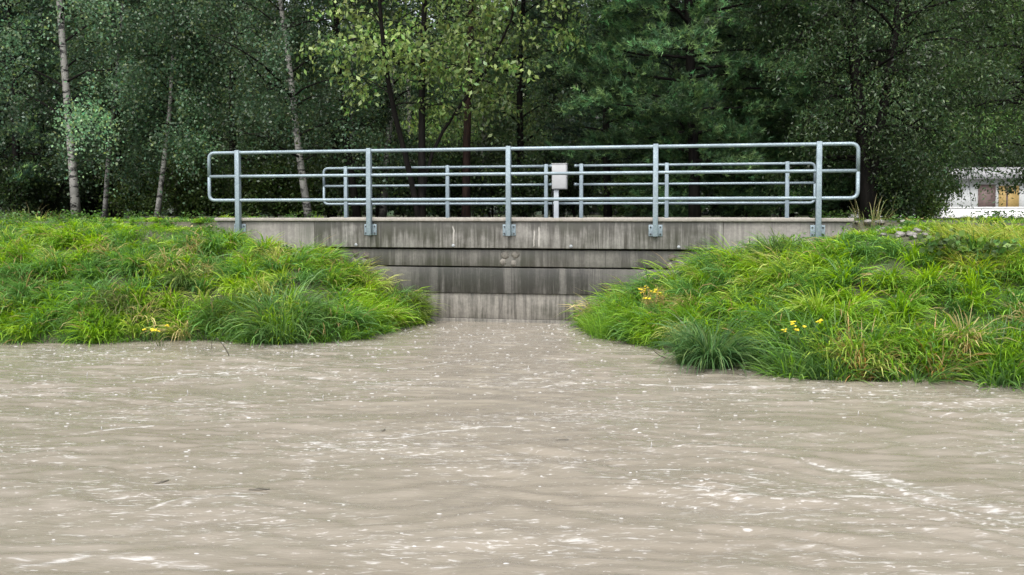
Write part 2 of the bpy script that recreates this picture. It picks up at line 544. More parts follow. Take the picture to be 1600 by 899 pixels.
# raindrops striking the water
sp = MB()
M_splash = plain('white_splash', (.44, .43, .41), .25, 0, .05)
n = 2400
sx = rng.uniform(-7.5, 7.5, n); sy = 3.6 + 9.6 * rng.random(n) ** .8
ok = bankdist(sx, sy) < -.15
for x, y in zip(sx[ok], sy[ok]):
    if abs(x) > y * .62 or (y < 6 and rng.random() < .5): continue
    z = float(water_z(np.array([x]), np.array([y]))[0])
    r = rng.uniform(.003, .0095) * (.5 + y * .06)
    if y > 6 and rng.random() < .03:
        h = rng.uniform(.015, .04)
        sp.tube([(x, y, z - .004), (x + rng.normal(0, .003), y, z + h * .5), (x + rng.normal(0, .005), y, z + h)], [.006, .004, .0015], 5)
    a = np.linspace(0, 2 * pi, 7)[:-1]; rx = rng.uniform(1.2, 3.2)
    ring = np.stack([x + r * rx * np.cos(a), y + r * np.sin(a), np.full(6, z - .003)], -1)
    up = np.stack([x + r * rx * .6 * np.cos(a), y + r * .6 * np.sin(a), np.full(6, z + r * .35)], -1)
    vv = np.vstack([ring, up, [(x, y, z + r * .5)]])
    j = np.arange(6); j2 = (j + 1) % 6
    sp.add(vv, np.stack([j, j2, j2 + 6, j + 6], -1), np.stack([j + 6, j2 + 6, np.full(6, 12)], -1))
o = sp.build('raindrop_splashes', M_splash, smooth=True)
tag(o, 'small white splashes of rain across the muddy water', kind='stuff')

# ------------------------------------------------------------------ bridge
BROOT = (BC[0], BC[1], 0)
bridge = empty('concrete_bridge', BROOT, -TH)
tag(bridge, 'grey concrete footbridge with rain-streaked face over the flooded channel', 'bridge')
M_cap = concrete_mat('cap_concrete', (.31, .285, .25), (.17, .15, .12), .62, .85)
LN = [(-3.62, .012, 0), (-1.85, .008, 0), (-.33, .012, 0), (.34, .012, 0), (1.3, .007, 0), (-2.02, .02, 0), (2.5, .008, 0), (3.75, .006, 0)]
M_fas = concrete_mat('edge_beam_concrete', (.258, .248, .225), (.05, .045, .037), .47, .72, 1.51, .40, LN,
                     [(-.88, .016, 1.16, 1.46), (.42, .02, 1.12, 1.45), (.34, .012, 1.12, 1.4)])
M_wing = concrete_mat('abutment_concrete', (.225, .212, .19), (.088, .08, .07), .52, .78, 1.51, .3, [(-3.62, .012, 0), (-4.3, .01, 0)])
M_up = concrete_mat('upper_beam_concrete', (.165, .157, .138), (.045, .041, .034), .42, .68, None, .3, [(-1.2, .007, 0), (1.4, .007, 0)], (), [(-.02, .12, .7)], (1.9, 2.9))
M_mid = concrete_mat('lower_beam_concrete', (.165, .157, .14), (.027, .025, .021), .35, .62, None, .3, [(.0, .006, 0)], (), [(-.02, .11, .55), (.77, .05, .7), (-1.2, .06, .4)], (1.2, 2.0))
M_low = concrete_mat('wall_foot_concrete', (.222, .207, .18), (.052, .046, .039), .50, .70, None, .3, [(.38, .006, 0), (-.2, .005, 0)], (), ())
MB().box((-4.77, -.035, 1.512), (4.815, .33, 1.565)).build('coping', M_cap, bridge, bevel=.012)
MB().box((-3.10, 0, 1.115), (3.065, .55, 1.509)).build('edge_beam', M_fas, bridge, bevel=.008)
MB().box((-4.75, .004, -.5), (-3.104, .6, 1.509)).build('abutment', M_wing, bridge, bevel=.008)
MB().box((3.069, .004, -.5), (4.80, .6, 1.509)).build('abutment', M_wing, bridge, bevel=.008)
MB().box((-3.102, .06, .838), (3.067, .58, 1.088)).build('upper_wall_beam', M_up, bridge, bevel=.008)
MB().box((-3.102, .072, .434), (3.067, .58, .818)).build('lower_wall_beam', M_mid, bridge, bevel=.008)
MB().box((-3.102, .10, .05), (3.067, .58, .432)).build('wall_foot', M_low, bridge, bevel=.004)
MB().box((-3.102, .085, -.6), (3.067, .6, .047)).build('sill', M_low, bridge, bevel=.006)
MB().box((-3.09, .35, .82), (3.05, .56, 1.12)).build('joint_shadow_fill', plain('joint_shadow_black', (.012, .012, .011), .9), bridge)  # black block behind the beams, stands in for the shadow in their gaps
M_asph = plain('wet_asphalt', (.06, .06, .062), .35, 0, .3, 40)
MB().box((-4.7, .602, 1.38), (4.7, 4.58, 1.53)).build('deck', M_asph, bridge)
MB().box((-4.77, 4.585, 1.30), (4.815, 4.93, 1.565)).build('coping', M_cap, bridge, bevel=.012)
def disc(mb, u, z, r, v, th, irr=0):
    n = 14; a = np.arange(n) * 2 * pi / n
    rr = r * (1 + irr * rng.normal(0, 1, n))
    f = np.stack([u + rr * np.cos(a), np.full(n, v - th), z + rr * np.sin(a)], -1)
    b = f.copy(); b[:, 1] = v + .01
    vv = np.vstack([f, b, [(u, v - th, z)]])
    j = np.arange(n); j2 = (j + 1) % n
    mb.add(vv, np.stack([j, j + n, j2 + n, j2], -1), np.stack([np.full(n, 2 * n), j, j2], -1))
for u in (-2.42, -.88, .90, 2.45):
    m = MB(); disc(m, u, 1.15, .024, 0, .004); m.build('tie_hole_plug', M_plug, bridge)
for us, mm in (((-2.45, -2.28), 0), ((-.10, .06), 1), ((2.36, 2.52), 0)):
    for i, u in enumerate(us):
        m = MB(); disc(m, u, 1.01 + rng.normal(0, .012), .058, .06, .002, .1); m.build('mortar_patch', M_mort if mm else M_mort2, bridge)
        m = MB(); disc(m, u - .03, .90 + rng.normal(0, .012), .05, .06, .002, .12); m.build('mortar_patch', M_mort if mm else M_mort, bridge)
m = MB(); disc(m, 2.02, .745, .022, .072, .003); m.build('weep_hole', M_cable, bridge)

# path each side of the bridge
M_path = plain('path_asphalt', (.07, .07, .072), .4, 0, .3, 30)
mp = MB()
for s in (-1, 1):
    us = np.linspace(4.82, 120, 60) * s
    for a, b in zip(us[:-1], us[1:]):
        pts = [(*xy(a, .9), 1.512), (*xy(b, .9), 1.512), (*xy(b, 4.0), 1.512), (*xy(a, 4.0), 1.512)]
        mp.add(pts, [(0, 1, 2, 3) if s > 0 else (3, 2, 1, 0)])
tag(mp.build('path', M_path), kind='structure')

# ------------------------------------------------------------------ railings
def pipe_path(pts, r=.1, n=6):
    """rounded corners on a polyline"""
    P = [np.array(p, float) for p in pts]
    out = [P[0]]
    for a, b, c in zip(P[:-2], P[1:-1], P[2:]):
        d1 = (a - b) / np.linalg.norm(a - b); d2 = (c - b) / np.linalg.norm(c - b)
        for t in np.linspace(0, 1, n + 1):
            p0, p1, p2 = b + d1 * r, b, b + d2 * r
            out.append((1 - t) ** 2 * p0 + 2 * t * (1 - t) * p1 + t * t * p2)
    out.append(P[-1])
    return out
def dense(pts):
    out = []
    for a, b in zip(pts[:-1], pts[1:]):
        a, b = np.array(a, float), np.array(b, float)
        k = max(1, int(np.linalg.norm(b - a) / .8))
        for i in range(k): out.append(a + (b - a) * i / k)
    out.append(np.array(pts[-1], float)); return out

def railing(name, label, v, posts, u0, u1, gap=None, plate=True, facing=-1):
    root = empty(name, BROOT, -TH)
    tag(root, label, 'railing', 'galvanised railings along the bridge')
    zt, zm, zb = 2.58, 2.212, 1.838
    R0 = .0265
    um = (u0 + u1) / 2
    if gap is None:
        MB().tube(dense(pipe_path([(u0, v, 2.2), (u0, v, zt), (u1, v, zt), (u1, v, 2.2)])), R0, 12).build('top_rail', M_steel, root, True)
        MB().tube(dense(pipe_path([(u0, v, 2.2), (u0, v, zb), (u1, v, zb), (u1, v, 2.2)])), R0 * .98, 12).build('bottom_rail', M_steel, root, True)
        MB().tube(dense([(u0, v, zm), (u1, v, zm)]), R0 * .9, 12).build('middle_rail', M_steel, root, True)
    else:
        a, b = gap
        MB().tube(dense(pipe_path([(u0, v, 2.2), (u0, v, zt), (a, v, zt)])), R0, 12).build('top_rail', M_steel, root, True)
        MB().tube(dense(pipe_path([(b, v, zt), (u1, v, zt), (u1, v, 2.2)])), R0, 12).build('top_rail', M_steel, root, True)
        MB().tube(dense(pipe_path([(u0, v, 2.2), (u0, v, zb), (u1, v, zb), (u1, v, 2.2)])), R0 * .98, 12).build('bottom_rail', M_steel, root, True)
        MB().tube(dense([(u0, v, zm), (a, v, zm)]), R0 * .9, 12).build('middle_rail', M_steel, root, True)
        MB().tube(dense([(b, v, zm), (u1, v, zm)]), R0 * .9, 12).build('middle_rail', M_steel, root, True)
        for e in (a, b):
            for z in (zt, zm):
                MB().tube([(e - .025, v, z), (e + .025, v, z)], R0 * 1.25, 12).build('rail_end_cap', M_steel, root, True)
    face = v + .05 if facing < 0 else v - .05
    for u in posts:
        p = MB().box((u - .036, v - .042, 1.298), (u + .036, v + .042, 2.618))
        p = p.build('post', M_steel, root, bevel=.006)
        if plate:
            f = -.001 if facing < 0 else face
            MB().box((u - .098, -.016, 1.302), (u + .098, -.002, 1.468)).build('base_plate', M_steel, p, bevel=.003)
            for du in (-.072, .072):
                for z in (1.335, 1.435):
                    m = MB(); disc(m, u + du, z, .012, -.018, .014); m.build('bolt', M_bolt, p)
    return root
railing('bridge_railing', 'grey galvanised pipe railing bolted to the near face of the bridge', -.062, (-4.34, -2.18, -.02, 2.12, 4.34), -4.83, 4.85)
railing('bridge_railing', 'far galvanised pipe railing with a gap beside the grey control box', 4.62, (-4.41, -2.225, -.2, .5, 2.16, 4.40), -4.90, 4.90, gap=(-.10, .385), plate=False)

# control box in the gap of the far railing
cb = empty('control_box', (*xy(.1, 4.42), 1.53), -TH)
tag(cb, 'pale grey control box on a post in the gap of the far railing', 'control box')
MB().box((-.145, -.09, .585), (.145, .09, 1.072)).build('cabinet', M_box, cb, bevel=.008)
MB().box((-.128, -.098, .602), (.128, -.0905, 1.055)).build('door', M_box, cb, bevel=.003)
MB().box((-.155, -.10, 1.0725), (.155, .10, 1.087)).build('lid', M_box, cb, bevel=.003)
MB().box((-.115, -.035, .012), (-.02, .035, .5845)).build('post', M_post, cb, bevel=.004)
MB().box((-.17, -.09, 0.0), (.035, .09, .012)).build('base_plate', M_post, cb)
m = MB().add([(-.07, -.1, .865), (.06, -.1, .88), (.055, -.1, .92), (-.03, -.1, .905), (-.07, -.0985, .865), (.06, -.0985, .88), (.055, -.0985, .92), (-.03, -.0985, .905)],
             [(0, 1, 2, 3), (7, 6, 5, 4), (0, 4, 5, 1), (1, 5, 6, 2), (2, 6, 7, 3), (3, 7, 4, 0)])
m.build('sticker', M_stick, cb)
MB().tube([(-.13, -.02, .59), (-.155, -.02, .5), (-.15, -.02, .38), (-.14, -.02, .3), (-.13, -.02, .2), (-.13, -.02, .012)], .008, 6).build('cable', M_cable, cb, True)
MB().box((-.165, -.04, .36), (-.135, .0, .42)).build('key_switch', M_post, cb)

# ------------------------------------------------------------------ trees
def leaf_quads(P, size, aspect, cols, rg, droop=.5, bend=.2):
    n = len(P)
    az = rg.uniform(0, 2 * pi, n); el = rg.normal(-droop, .5, n)
    a = np.stack([np.cos(az) * np.cos(el), np.sin(az) * np.cos(el), np.sin(el)], -1)
    r = rg.normal(0, 1, (n, 3))
    b = np.cross(a, r); b /= np.linalg.norm(b, axis=1)[:, None] + 1e-9
    nn = np.cross(a, b)
    L = size * rg.uniform(.6, 1.3, n)[:, None]
    W = L * aspect
    v = np.stack([P, P + a * L * .45 + b * W * .5 + nn * L * bend * .3, P + a * L, P + a * L * .45 - b * W * .5 + nn * L * bend * .3], 1)
    q = np.arange(n * 4).reshape(-1, 4)
    return v.reshape(-1, 3), q, np.repeat(cols, 4, 0)

def leaf_cols(n, base, rg, var=.3, hue=.15, alt=None, altp=0):
    c = np.array(base)[None] * np.exp(rg.normal(0, var, n))[:, None]
    c = c * np.exp(rg.normal(0, hue, (n, 3)) * np.array([1, .3, .6]))
    if alt is not None:
        m = rg.random(n) < altp
        c[m] = np.array(alt) * np.exp(rg.normal(0, .2, m.sum()))[:, None]
    return np.clip(c, 0, .9)

def curve_at(P, t):
    P = np.asarray(P); s = np.r_[0, np.cumsum(np.linalg.norm(np.diff(P, axis=0), axis=1))]
    s /= s[-1]
    return np.stack([np.interp(t, s, P[:, i]) for i in range(3)], -1)

def smooth_path(P, n=14):
    P = np.asarray(P, float)
    if len(P) < 3: return curve_at(P, np.linspace(0, 1, n))
    s = np.r_[0, np.cumsum(np.linalg.norm(np.diff(P, axis=0), axis=1))]; s /= s[-1]
    tt = np.linspace(0, 1, n); out = curve_at(P, tt)
    for _ in range(2):
        out[1:-1] = (out[:-2] + 2 * out[1:-1] + out[2:]) / 4
    return out

def grow(trunks, rg, nb=26, t0=.25, t1=.98, blen=2.5, taper=.6, elev=.6, droop=.35, nsec=7, sec=.4, nl=60,
         jit=.18, hang=.25, leaf=.055, aspect=.6, col=(.05, .08, .04), var=.3, alt=None, altp=0, ldroop=.6, azr=None, blenf=None, needles=False, secdroop=.5, clump=.25, zmin=.1, smin=.2):
    """trunks: list of (points, r0, r1) with the root at the origin; returns (trunk mesh, branch mesh, crown mesh)"""
    tm, bm, cm = MB(), MB(), MB()
    LP, LD, LF = [], [], []
    for ti, (P, r0, r1) in enumerate(trunks):
        P = smooth_path(P, 16)
        rr = np.interp(np.linspace(0, 1, 16), [0, .03, .12, 1], [r0 * 1.35, r0 * 1.1, r0, r1])
        tm.tube(P, rr, 10)
        k = nb if ti == 0 else max(6, int(nb * .7))
        for i in range(k):
            s = (i + rg.random()) / k
            t = t0 + (t1 - t0) * s
            p = curve_at(P, t); rt = np.interp(t, [0, 1], [r0, r1])
            bf = np.exp(rg.normal(0, .27))
            az = i * 2.4 + rg.normal(0, .4) if azr is None else rg.uniform(*azr)
            f = blenf(s) if blenf else (1 - taper * s) * min(1, .55 + 1.6 * s)
            L = blen * f * rg.uniform(.7, 1.25)
            el = elev + rg.normal(0, .15) + .25 * s
            d = np.array([cos(az) * cos(el), sin(az) * cos(el), sin(el)])
            ss = np.linspace(0, 1, 7)[:, None]
            wob = np.cumsum(rg.normal(0, .035 * L, (7, 3)), 0); wob[0] = 0
            B = p + d * L * ss - np.array([0, 0, 1]) * droop * L * ss ** 2 + wob * ss
            bm.tube(B, np.linspace(max(.010, rt * .42), .004, 7), 5, False)
            for j in range(nsec):
                s2 = smin + (1 - smin) * (j + rg.random()) / nsec
                p2 = curve_at(B, s2)
                az2 = az + rg.choice([-1, 1]) * rg.uniform(.3, 1.2)
                L2 = L * sec * (1.15 - .6 * s2) * rg.uniform(.6, 1.3)
                el2 = rg.normal(.12, .3)
                d2 = np.array([cos(az2) * cos(el2), sin(az2) * cos(el2), sin(el2)])
                q = np.linspace(0, 1, 5)[:, None]
                Sx = p2 + d2 * L2 * q - np.array([0, 0, 1]) * secdroop * L2 * q ** 2
                bm.tube(Sx, np.linspace(.007, .003, 5), 3, False)
                m = max(2, int(nl * rg.uniform(.5, 1.4)))
                tt = rg.uniform(.1, 1.05, m)
                if clump:   # leaves gather in sprays along the shoot
                    kk = max(2, int(m / 8)); cc = rg.uniform(.1, 1.05, kk)
                    tt = np.where(rg.random(m) < .7, cc[rg.integers(0, kk, m)] + rg.normal(0, .04, m), tt)
                pp = curve_at(Sx, np.clip(tt, 0, 1.0)) + (tt[:, None] > 1) * d2 * .1 * L2
                pp = pp + rg.normal(0, jit, (m, 3)) * np.array([1, 1, .8])
                pp[:, 2] -= rg.exponential(hang, m)
                LP.append(pp); LD.append(np.tile(d2, (m, 1))); LF.append(np.full(m, bf * np.exp(rg.normal(0, .12))))
    LP = np.vstack(LP); LD = np.vstack(LD); LF = np.concatenate(LF)
    n = len(LP)
    low = LP[:, 2] > zmin
    LP, LD, LF = LP[low], LD[low], LF[low][:, None]; n = len(LP)
    if needles:
        kN = 15
        d = LD + rg.normal(0, .35, (n, 3)) + np.array([0, 0, .35]); d /= np.linalg.norm(d, axis=1)[:, None]
        c = leaf_cols(n, col, rg, var, .12, alt, altp) * LF
        nd = d[:, None] * .75 + rg.normal(0, .55, (n, kN, 3))
        nd /= np.linalg.norm(nd, axis=2)[..., None]
        st = LP[:, None] + d[:, None] * rg.uniform(-.06, .06, (n, kN, 1))
        tip = st + nd * (leaf * rg.uniform(.7, 1.2, (n, kN, 1)))
        sd = np.cross(nd, rg.normal(0, 1, (n, kN, 3))); sd /= np.linalg.norm(sd, axis=2)[..., None] + 1e-9
        w = leaf * aspect
        V = np.stack([st - sd * w, st + sd * w, tip], 2).reshape(-1, 3)
        cm.add(V, None, np.arange(len(V)).reshape(-1, 3), np.repeat(c, kN * 3, 0))
    else:
        c = leaf_cols(n, col, rg, var, .14, alt, altp) * LF
        cm.add(*[x for x in leaf_quads(LP, leaf, aspect, c, rg, ldroop)][:2], None, np.repeat(c, 4, 0))
    return tm, bm, cm

def plant_tree(name, loc, label, cat, meshes, bark, leafm, group=None, branchm=None):
    root = empty(name, loc)
    tag(root, label, cat, group)
    tm, bm, cm = meshes
    tm.build('trunk', bark, root, True)
    bm.build('branches', branchm or bark, root, True)
    cm.build('crown', leafm, root)
    return root

def rel(pix, Y, y_off=None):
    """trunk pixels (bottom first) -> points relative to the foot, which stands on the ground"""
    b = at(*pix[0], Y)
    gz = float(ground_z(np.array([b.x]), np.array([Y]))[0])
    out = [(0, 0, -.1)]
    for i, p in enumerate(pix[1:]):
        w = at(*p, Y + (y_off[i] if y_off else 0))
        out.append((w.x - b.x, w.y - Y, w.z - gz))
    return (b.x, Y, gz), out
def extend(P, top):
    a, b = np.array(P[-2]), np.array(P[-1])
    d = (b - a) / max(.05, b[2] - a[2]); d[:2] *= .4
    out = list(P)
    z = b[2]
    while z < top:
        st = min(2.0, top - z + .01); b = b + d * st; z = b[2]; out.append(tuple(b))
    return out

BIRCH = dict(smin=.3, leaf=.068, aspect=.72, col=(.086, .15, .078), var=.22, alt=(.16, .21, .07), altp=.07, droop=.45, secdroop=.9, hang=.26, jit=.11)
# the pale birches along the edge of the wood
specs = [
    ('birch_tree', [(120, 345), (113, 250), (105, 160), (98, 70), (92, 0)], 20.5, .088, 13, 'tallest pale birch at far left, thick straight white trunk', 3.2, .14, 40),
    ('birch_tree', [(163, 345), (168, 260), (176, 170), (190, 60)], 22, .055, 9, 'thin leaning birch just right of the thickest white trunk', 2.2, .16, 28),
    ('birch_tree', [(244, 342), (254, 270), (262, 210), (268, 140)], 21, .062, 6.2, 'slim white birch rising straight from the grass left of the bridge', 2.0, .3, 28),
    ('birch_tree', [(484, 345), (470, 265), (461, 190), (452, 90), (436, 0)], 20.5, .082, 9.5, 'black-scarred birch seen through the left end of the railings', 3.3, .2, 40),
    ('deciduous_tree', [(560, 345), (548, 270), (536, 190), (528, 90), (524, 0)], 21.5, .085, 11, 'tree with dark brown trunk behind the left end of the far railing', 2.6, .3, 24),
    ('birch_tree', [(597, 345), (603, 260), (612, 170), (614, 80)], 23, .085, 12, 'birch half hidden behind the dark forked tree', 2.6, .16, 32),
]
for nm, pix, Y, r, top, lab, bl, t0, nb in specs:
    loc, P = rel(pix, Y)
    P = extend(P, top)
    ms = grow([(P, r, .02)], rng, nb=nb, t0=t0, blen=bl, nsec=9, nl=115, **BIRCH)
    if 'black-scarred' in lab:
        for limb, rr in (([(456, 152, 0), (430, 118, -1.2), (398, 92, -2.2), (350, 62, -2.8), (320, 52, -3.1)], .042), ([(450, 140, 0), (415, 130, -1.4), (385, 90, -2.4), (360, 40, -3)], .03),
                         ([(468, 246, 0), (440, 232, -1), (405, 212, -2), (378, 208, -2.6)], .028), ([(476, 250, 0), (500, 238, -.3), (525, 236, -.6)], .016)):
            q_ = [np.array(at(a_, b_, Y + c_)) - np.array(loc) for a_, b_, c_ in limb]
            ms[1].tube(smooth_path(q_, 14), np.linspace(rr, .005, 14), 6, False)
            for k_ in range(9):
                p_ = curve_at(q_, rng.uniform(.3, 1)); e_ = p_ + rng.normal(0, .3, 3)
                ms[1].tube(smooth_path([p_, (p_ + e_) / 2 + rng.normal(0, .06, 3), e_], 5), np.linspace(.008, .003, 5), 4, False)
    if nm == 'birch_tree': plant_tree(nm, loc, lab, 'birch tree', ms, M_birch, M_leaf, 'white birches at the wood edge', M_dark)
    else: plant_tree(nm, loc, lab, 'tree', ms, M_dark, M_leaf)

# dark forked tree with large yellow-green leaves
loc, P0 = rel([(658, 345), (660, 240), (658, 130), (664, 0)], 18.5)
P0 = extend(P0, 10)
_, P1 = rel([(658, 345), (648, 310), (634, 235), (615, 185), (604, 120), (594, 30)], 18.5, [-.1, -.2, -.4, -.6, -.9])
P1 = extend(P1, 8)
_, P2 = rel([(658, 345), (662, 270), (676, 220), (715, 172), (760, 110), (800, 40)], 18.5, [0, .1, -.1, -.4, -.8])
P2 = extend(P2, 7)
ms = grow([(P0, .078, .015), (P1, .06, .012), (P2, .04, .008)], rng, nb=34, t0=.30, blen=2.3, taper=.3, elev=.5, droop=.35, nsec=7, sec=.5, nl=25, jit=.10, hang=.06,
          leaf=.115, aspect=.52, col=(.135, .215, .06), var=.28, alt=(.24, .31, .105), altp=.3, ldroop=.7, clump=.4)
plant_tree('broadleaf_tree', loc, 'dark forked tree with large yellow-green leaves behind the bridge centre', 'tree', ms, M_dark, M_leaf)

# pines
PINE = dict(needles=True, leaf=.10, aspect=.065, col=(.05, .112, .043), var=.45, alt=(.12, .20, .065), altp=.25, droop=.12, secdroop=.1, hang=.02, jit=.07, elev=.12)
loc, P = rel([(728, 345), (729, 200), (735, 60), (737, 0)], 21)
ms = grow([(extend(P, 13), .09, .03)], rng, nb=34, t0=.42, blen=2.0, taper=.55, nsec=9, sec=.42, nl=24, **PINE)
plant_tree('pine_tree', loc, 'pine with reddish bare trunk right of the forked tree', 'pine tree', ms, M_pinebark, M_needle, 'pines behind the bridge')
loc, P = rel([(1086, 345), (1084, 220), (1078, 90), (1075, 0)], 19)
ms = grow([(extend(P, 13), .11, .03)], rng, nb=125, t0=.09, blen=3.3, taper=.45, nsec=12, sec=.42, nl=32, **PINE)
plant_tree('pine_tree', loc, 'large bushy pine with layered boughs right of the control box', 'pine tree', ms, M_dark, M_needle, 'pines behind the bridge', M_dark)
loc, P = rel([(1236, 345), (1240, 260), (1244, 120)], 21.5)
ms = grow([(extend(P, 11), .06, .02)], rng, nb=44, t0=.25, blen=2.4, taper=.55, nsec=9, sec=.42, nl=24, **PINE)
plant_tree('pine_tree', loc, 'thin pine trunk right of the large bushy pine', 'pine tree', ms, M_dark, M_needle, 'pines behind the bridge')
loc, P = rel([(950, 345), (948, 260), (946, 120)], 22.5)
ms = grow([(extend(P, 12), .09, .02)], rng, nb=50, t0=.12, blen=2.7, taper=.55, nsec=9, sec=.42, nl=24, **{**PINE, 'col': (.02, .05, .028)})
plant_tree('pine_tree', loc, 'dark pine directly behind the control box', 'pine tree', ms, M_dark, M_needle, 'pines behind the bridge')

for px, Y, h_, lab in ((1045, 19.8, 2.4, 'young pine whose boughs reach the far railing right of the control box'), (1165, 20.2, 2.9, 'taller young pine behind the right half of the far railing'), (1265, 20.6, 2.3, 'young pine behind the right end of the far railing')):
    x_ = (px - 800) / 1400 * Y; g_ = float(ground_z(np.array([x_]), np.array([Y]))[0])
    ms = grow([([(0, 0, -.1), (.03, .02, h_ * .5), (.0, .05, h_)], .035, .01)], rng, nb=34, t0=.08, blen=1.25, taper=.65, nsec=8, sec=.42, nl=16, smin=.1, **{**PINE, 'elev': .3})
    plant_tree('young_pine_tree', (x_, Y, g_), lab, 'pine tree', ms, M_dark, M_needle, 'young pines behind the far railing')

# dense dark willows on the right
WIL = dict(smin=.25, leaf=.078, aspect=.36, col=(.05, .09, .033), var=.22, alt=(.10, .15, .05), altp=.08, droop=.5, secdroop=.8, hang=.16, jit=.13, elev=.5)
loc, P = rel([(1358, 345), (1350, 250), (1342, 160), (1330, 60)], 18)
_, Pb = rel([(1358, 345), (1362, 270), (1378, 180), (1400, 60)], 18, [0, -.2, -.4])
ms = grow([(extend(P, 10), .13, .03), (extend(Pb, 9), .10, .03)], rng, nb=50, t0=.10, blen=3.1, taper=.3, nsec=9, nl=100, **WIL)
plant_tree('willow_tree', loc, 'dark two-stemmed willow just right of the bridge end', 'willow tree', ms, M_dark, M_leaf, 'dark willows on the right')
loc, P = rel([(1440, 343), (1425, 280), (1412, 200), (1416, 60)], 19)
ms = grow([(extend(P, 9.5), .07, .02)], rng, nb=44, t0=.14, blen=3.1, taper=.25, nsec=8, nl=115, **WIL)
plant_tree('willow_tree', loc, 'slender willow left of the white wall', 'willow tree', ms, M_dark, M_leaf, 'dark willows on the right')
loc, P = rel([(1690, 345), (1680, 250), (1660, 120), (1650, 0)], 17.5)
ms = grow([(extend(P, 10), .14, .03)], rng, nb=54, t0=.17, blen=3.7, taper=.4, nsec=9, nl=90, zmin=.6, **{**WIL, 'col': (.08, .145, .042)})
plant_tree('willow_tree', loc, 'brighter green willow overhanging from the right edge', 'willow tree', ms, M_dark, M_leaf, 'dark willows on the right')

loc, P = rel([(1655, 343), (1640, 250), (1600, 120), (1580, 0)], 23)
ms = grow([(extend(P, 11), .10, .03)], rng, nb=56, t0=.14, blen=3.9, taper=.35, nsec=9, nl=95, zmin=.5, **{**WIL, 'droop': .38, 'col': (.065, .115, .038)})
plant_tree('willow_tree', loc, 'bushy willow spreading low over the white wall', 'willow tree', ms, M_dark, M_leaf, 'dark willows on the right')

for px, Y, bl, lab in ((1410, 52, 6.5, 'leafy tree left of the pale building, beyond the white wall'), (1690, 54, 7.0, 'leafy tree whose boughs hide the top of the pale building')):
    loc, P = rel([(px, 341), (px + 2, 280), (px + 4, 200)], Y)
    ms = grow([(extend(P, 15), .2, .05)], rng, nb=64, t0=.10, blen=bl, taper=.4, nsec=9, sec=.4, nl=85, zmin=1.5, droop=.5, secdroop=.7, jit=.3, hang=.35, leaf=.2, aspect=.6, col=(.06, .105, .04), var=.28)
    plant_tree('deciduous_tree', loc, lab, 'tree', ms, M_dark, M_leaf)

# dark wood behind: a few kinds, copied
def proto(kind, h):
    top = h
    P = [(0, 0, -.1), (rng.normal(0, .1), rng.normal(0, .1), h * .33), (rng.normal(0, .3), rng.normal(0, .3), h * .66), (rng.normal(0, .4), rng.normal(0, .4), h)]
    if kind == 'leaf':
        return grow([(P, .13, .03)], rng, nb=34, t0=.12, blen=3.5, taper=.55, elev=.45, droop=.4, nsec=8, nl=84, jit=.18, hang=.22, leaf=.12, aspect=.7, col=(.098, .158, .074), var=.25, alt=(.15, .21, .08), altp=.1, secdroop=.7)
    if kind == 'pale':
        return grow([(P, .10, .03)], rng, nb=32, t0=.15, blen=3.2, taper=.55, elev=.45, droop=.4, nsec=8, nl=78, jit=.17, hang=.22, leaf=.11, aspect=.7, col=(.16, .24, .09), var=.25, alt=(.22, .29, .10), altp=.12, secdroop=.7)
    return grow([(P, .13, .03)], rng, nb=56, t0=.08, blen=3.2, taper=.7, nsec=9, sec=.42, nl=16, **{**PINE, 'leaf': .13, 'aspect': .06, 'jit': .12, 'col': (.02, .048, .026)})
protos = {}
kinds = {'leaf': ('deciduous_tree', 'dark leafy tree deep in the wood behind the front trees', 'dark leafy trees deep in the wood', M_dark, M_leaf),
         'pale': ('deciduous_tree', 'paler green leafy tree deep in the wood behind the birches', 'paler leafy trees deep in the wood', M_birch, M_leaf),
         'pine': ('conifer_tree', 'dark conifer deep in the wood behind the front trees', 'dark conifers deep in the wood', M_dark, M_needle)}
def back_tree(kind, px, Y, sc, z=0):
    nm, lab, grp, bark, lm = kinds[kind]
    lst = protos.setdefault(kind, [])
    x = (px - 800) / 1400 * Y
    gz = float(ground_z(np.array([x]), np.array([Y]))[0])
    if len(lst) < 2:
        r = plant_tree(nm, (0, 0, 0), lab, 'tree', proto(kind, 13 + 2 * len(lst)), bark, lm, grp, M_dark)
        lst.append(r)
    else:
        r = copy_tree(lst[int(rng.integers(0, 2))])
    r.location = (x, Y, gz - .05); r.rotation_euler = (0, 0, rng.uniform(0, 6.28)); r.scale = (sc, sc, sc * rng.uniform(.95, 1.15))
    return r
for row, (Y, n, sc) in enumerate([(26, 11, .85), (31, 12, 1.0), (37, 13, 1.1), (45, 14, 1.2)]):
    for i in range(n):
        px = -350 + 2300 * (i + .5 + rng.uniform(-.3, .3)) / n
        yy = Y + rng.uniform(-2, 2)
        if 1400 < px < 1900: continue
        if px < 760: kind = rng.choice(['leaf', 'pale', 'leaf', 'pale']) if row < 3 else 'leaf'
        elif px < 1280: kind = rng.choice(['pine', 'leaf', 'pine'])
        else: kind = 'leaf'
        back_tree(str(kind), px, yy, sc * rng.uniform(.9, 1.12))
for px, Y in ((1400, 74), (1500, 82), (1580, 84), (1660, 84), (1750, 76), (1840, 70), (1340, 70)):
    back_tree('leaf', px, Y, 1.5)
for px, Y, sc in ((25, 24, .75), (-45, 25, .85), (70, 30, .9)):  # conifers added to darken the gaps in the wood at far left
    back_tree('pine', px, Y, sc)
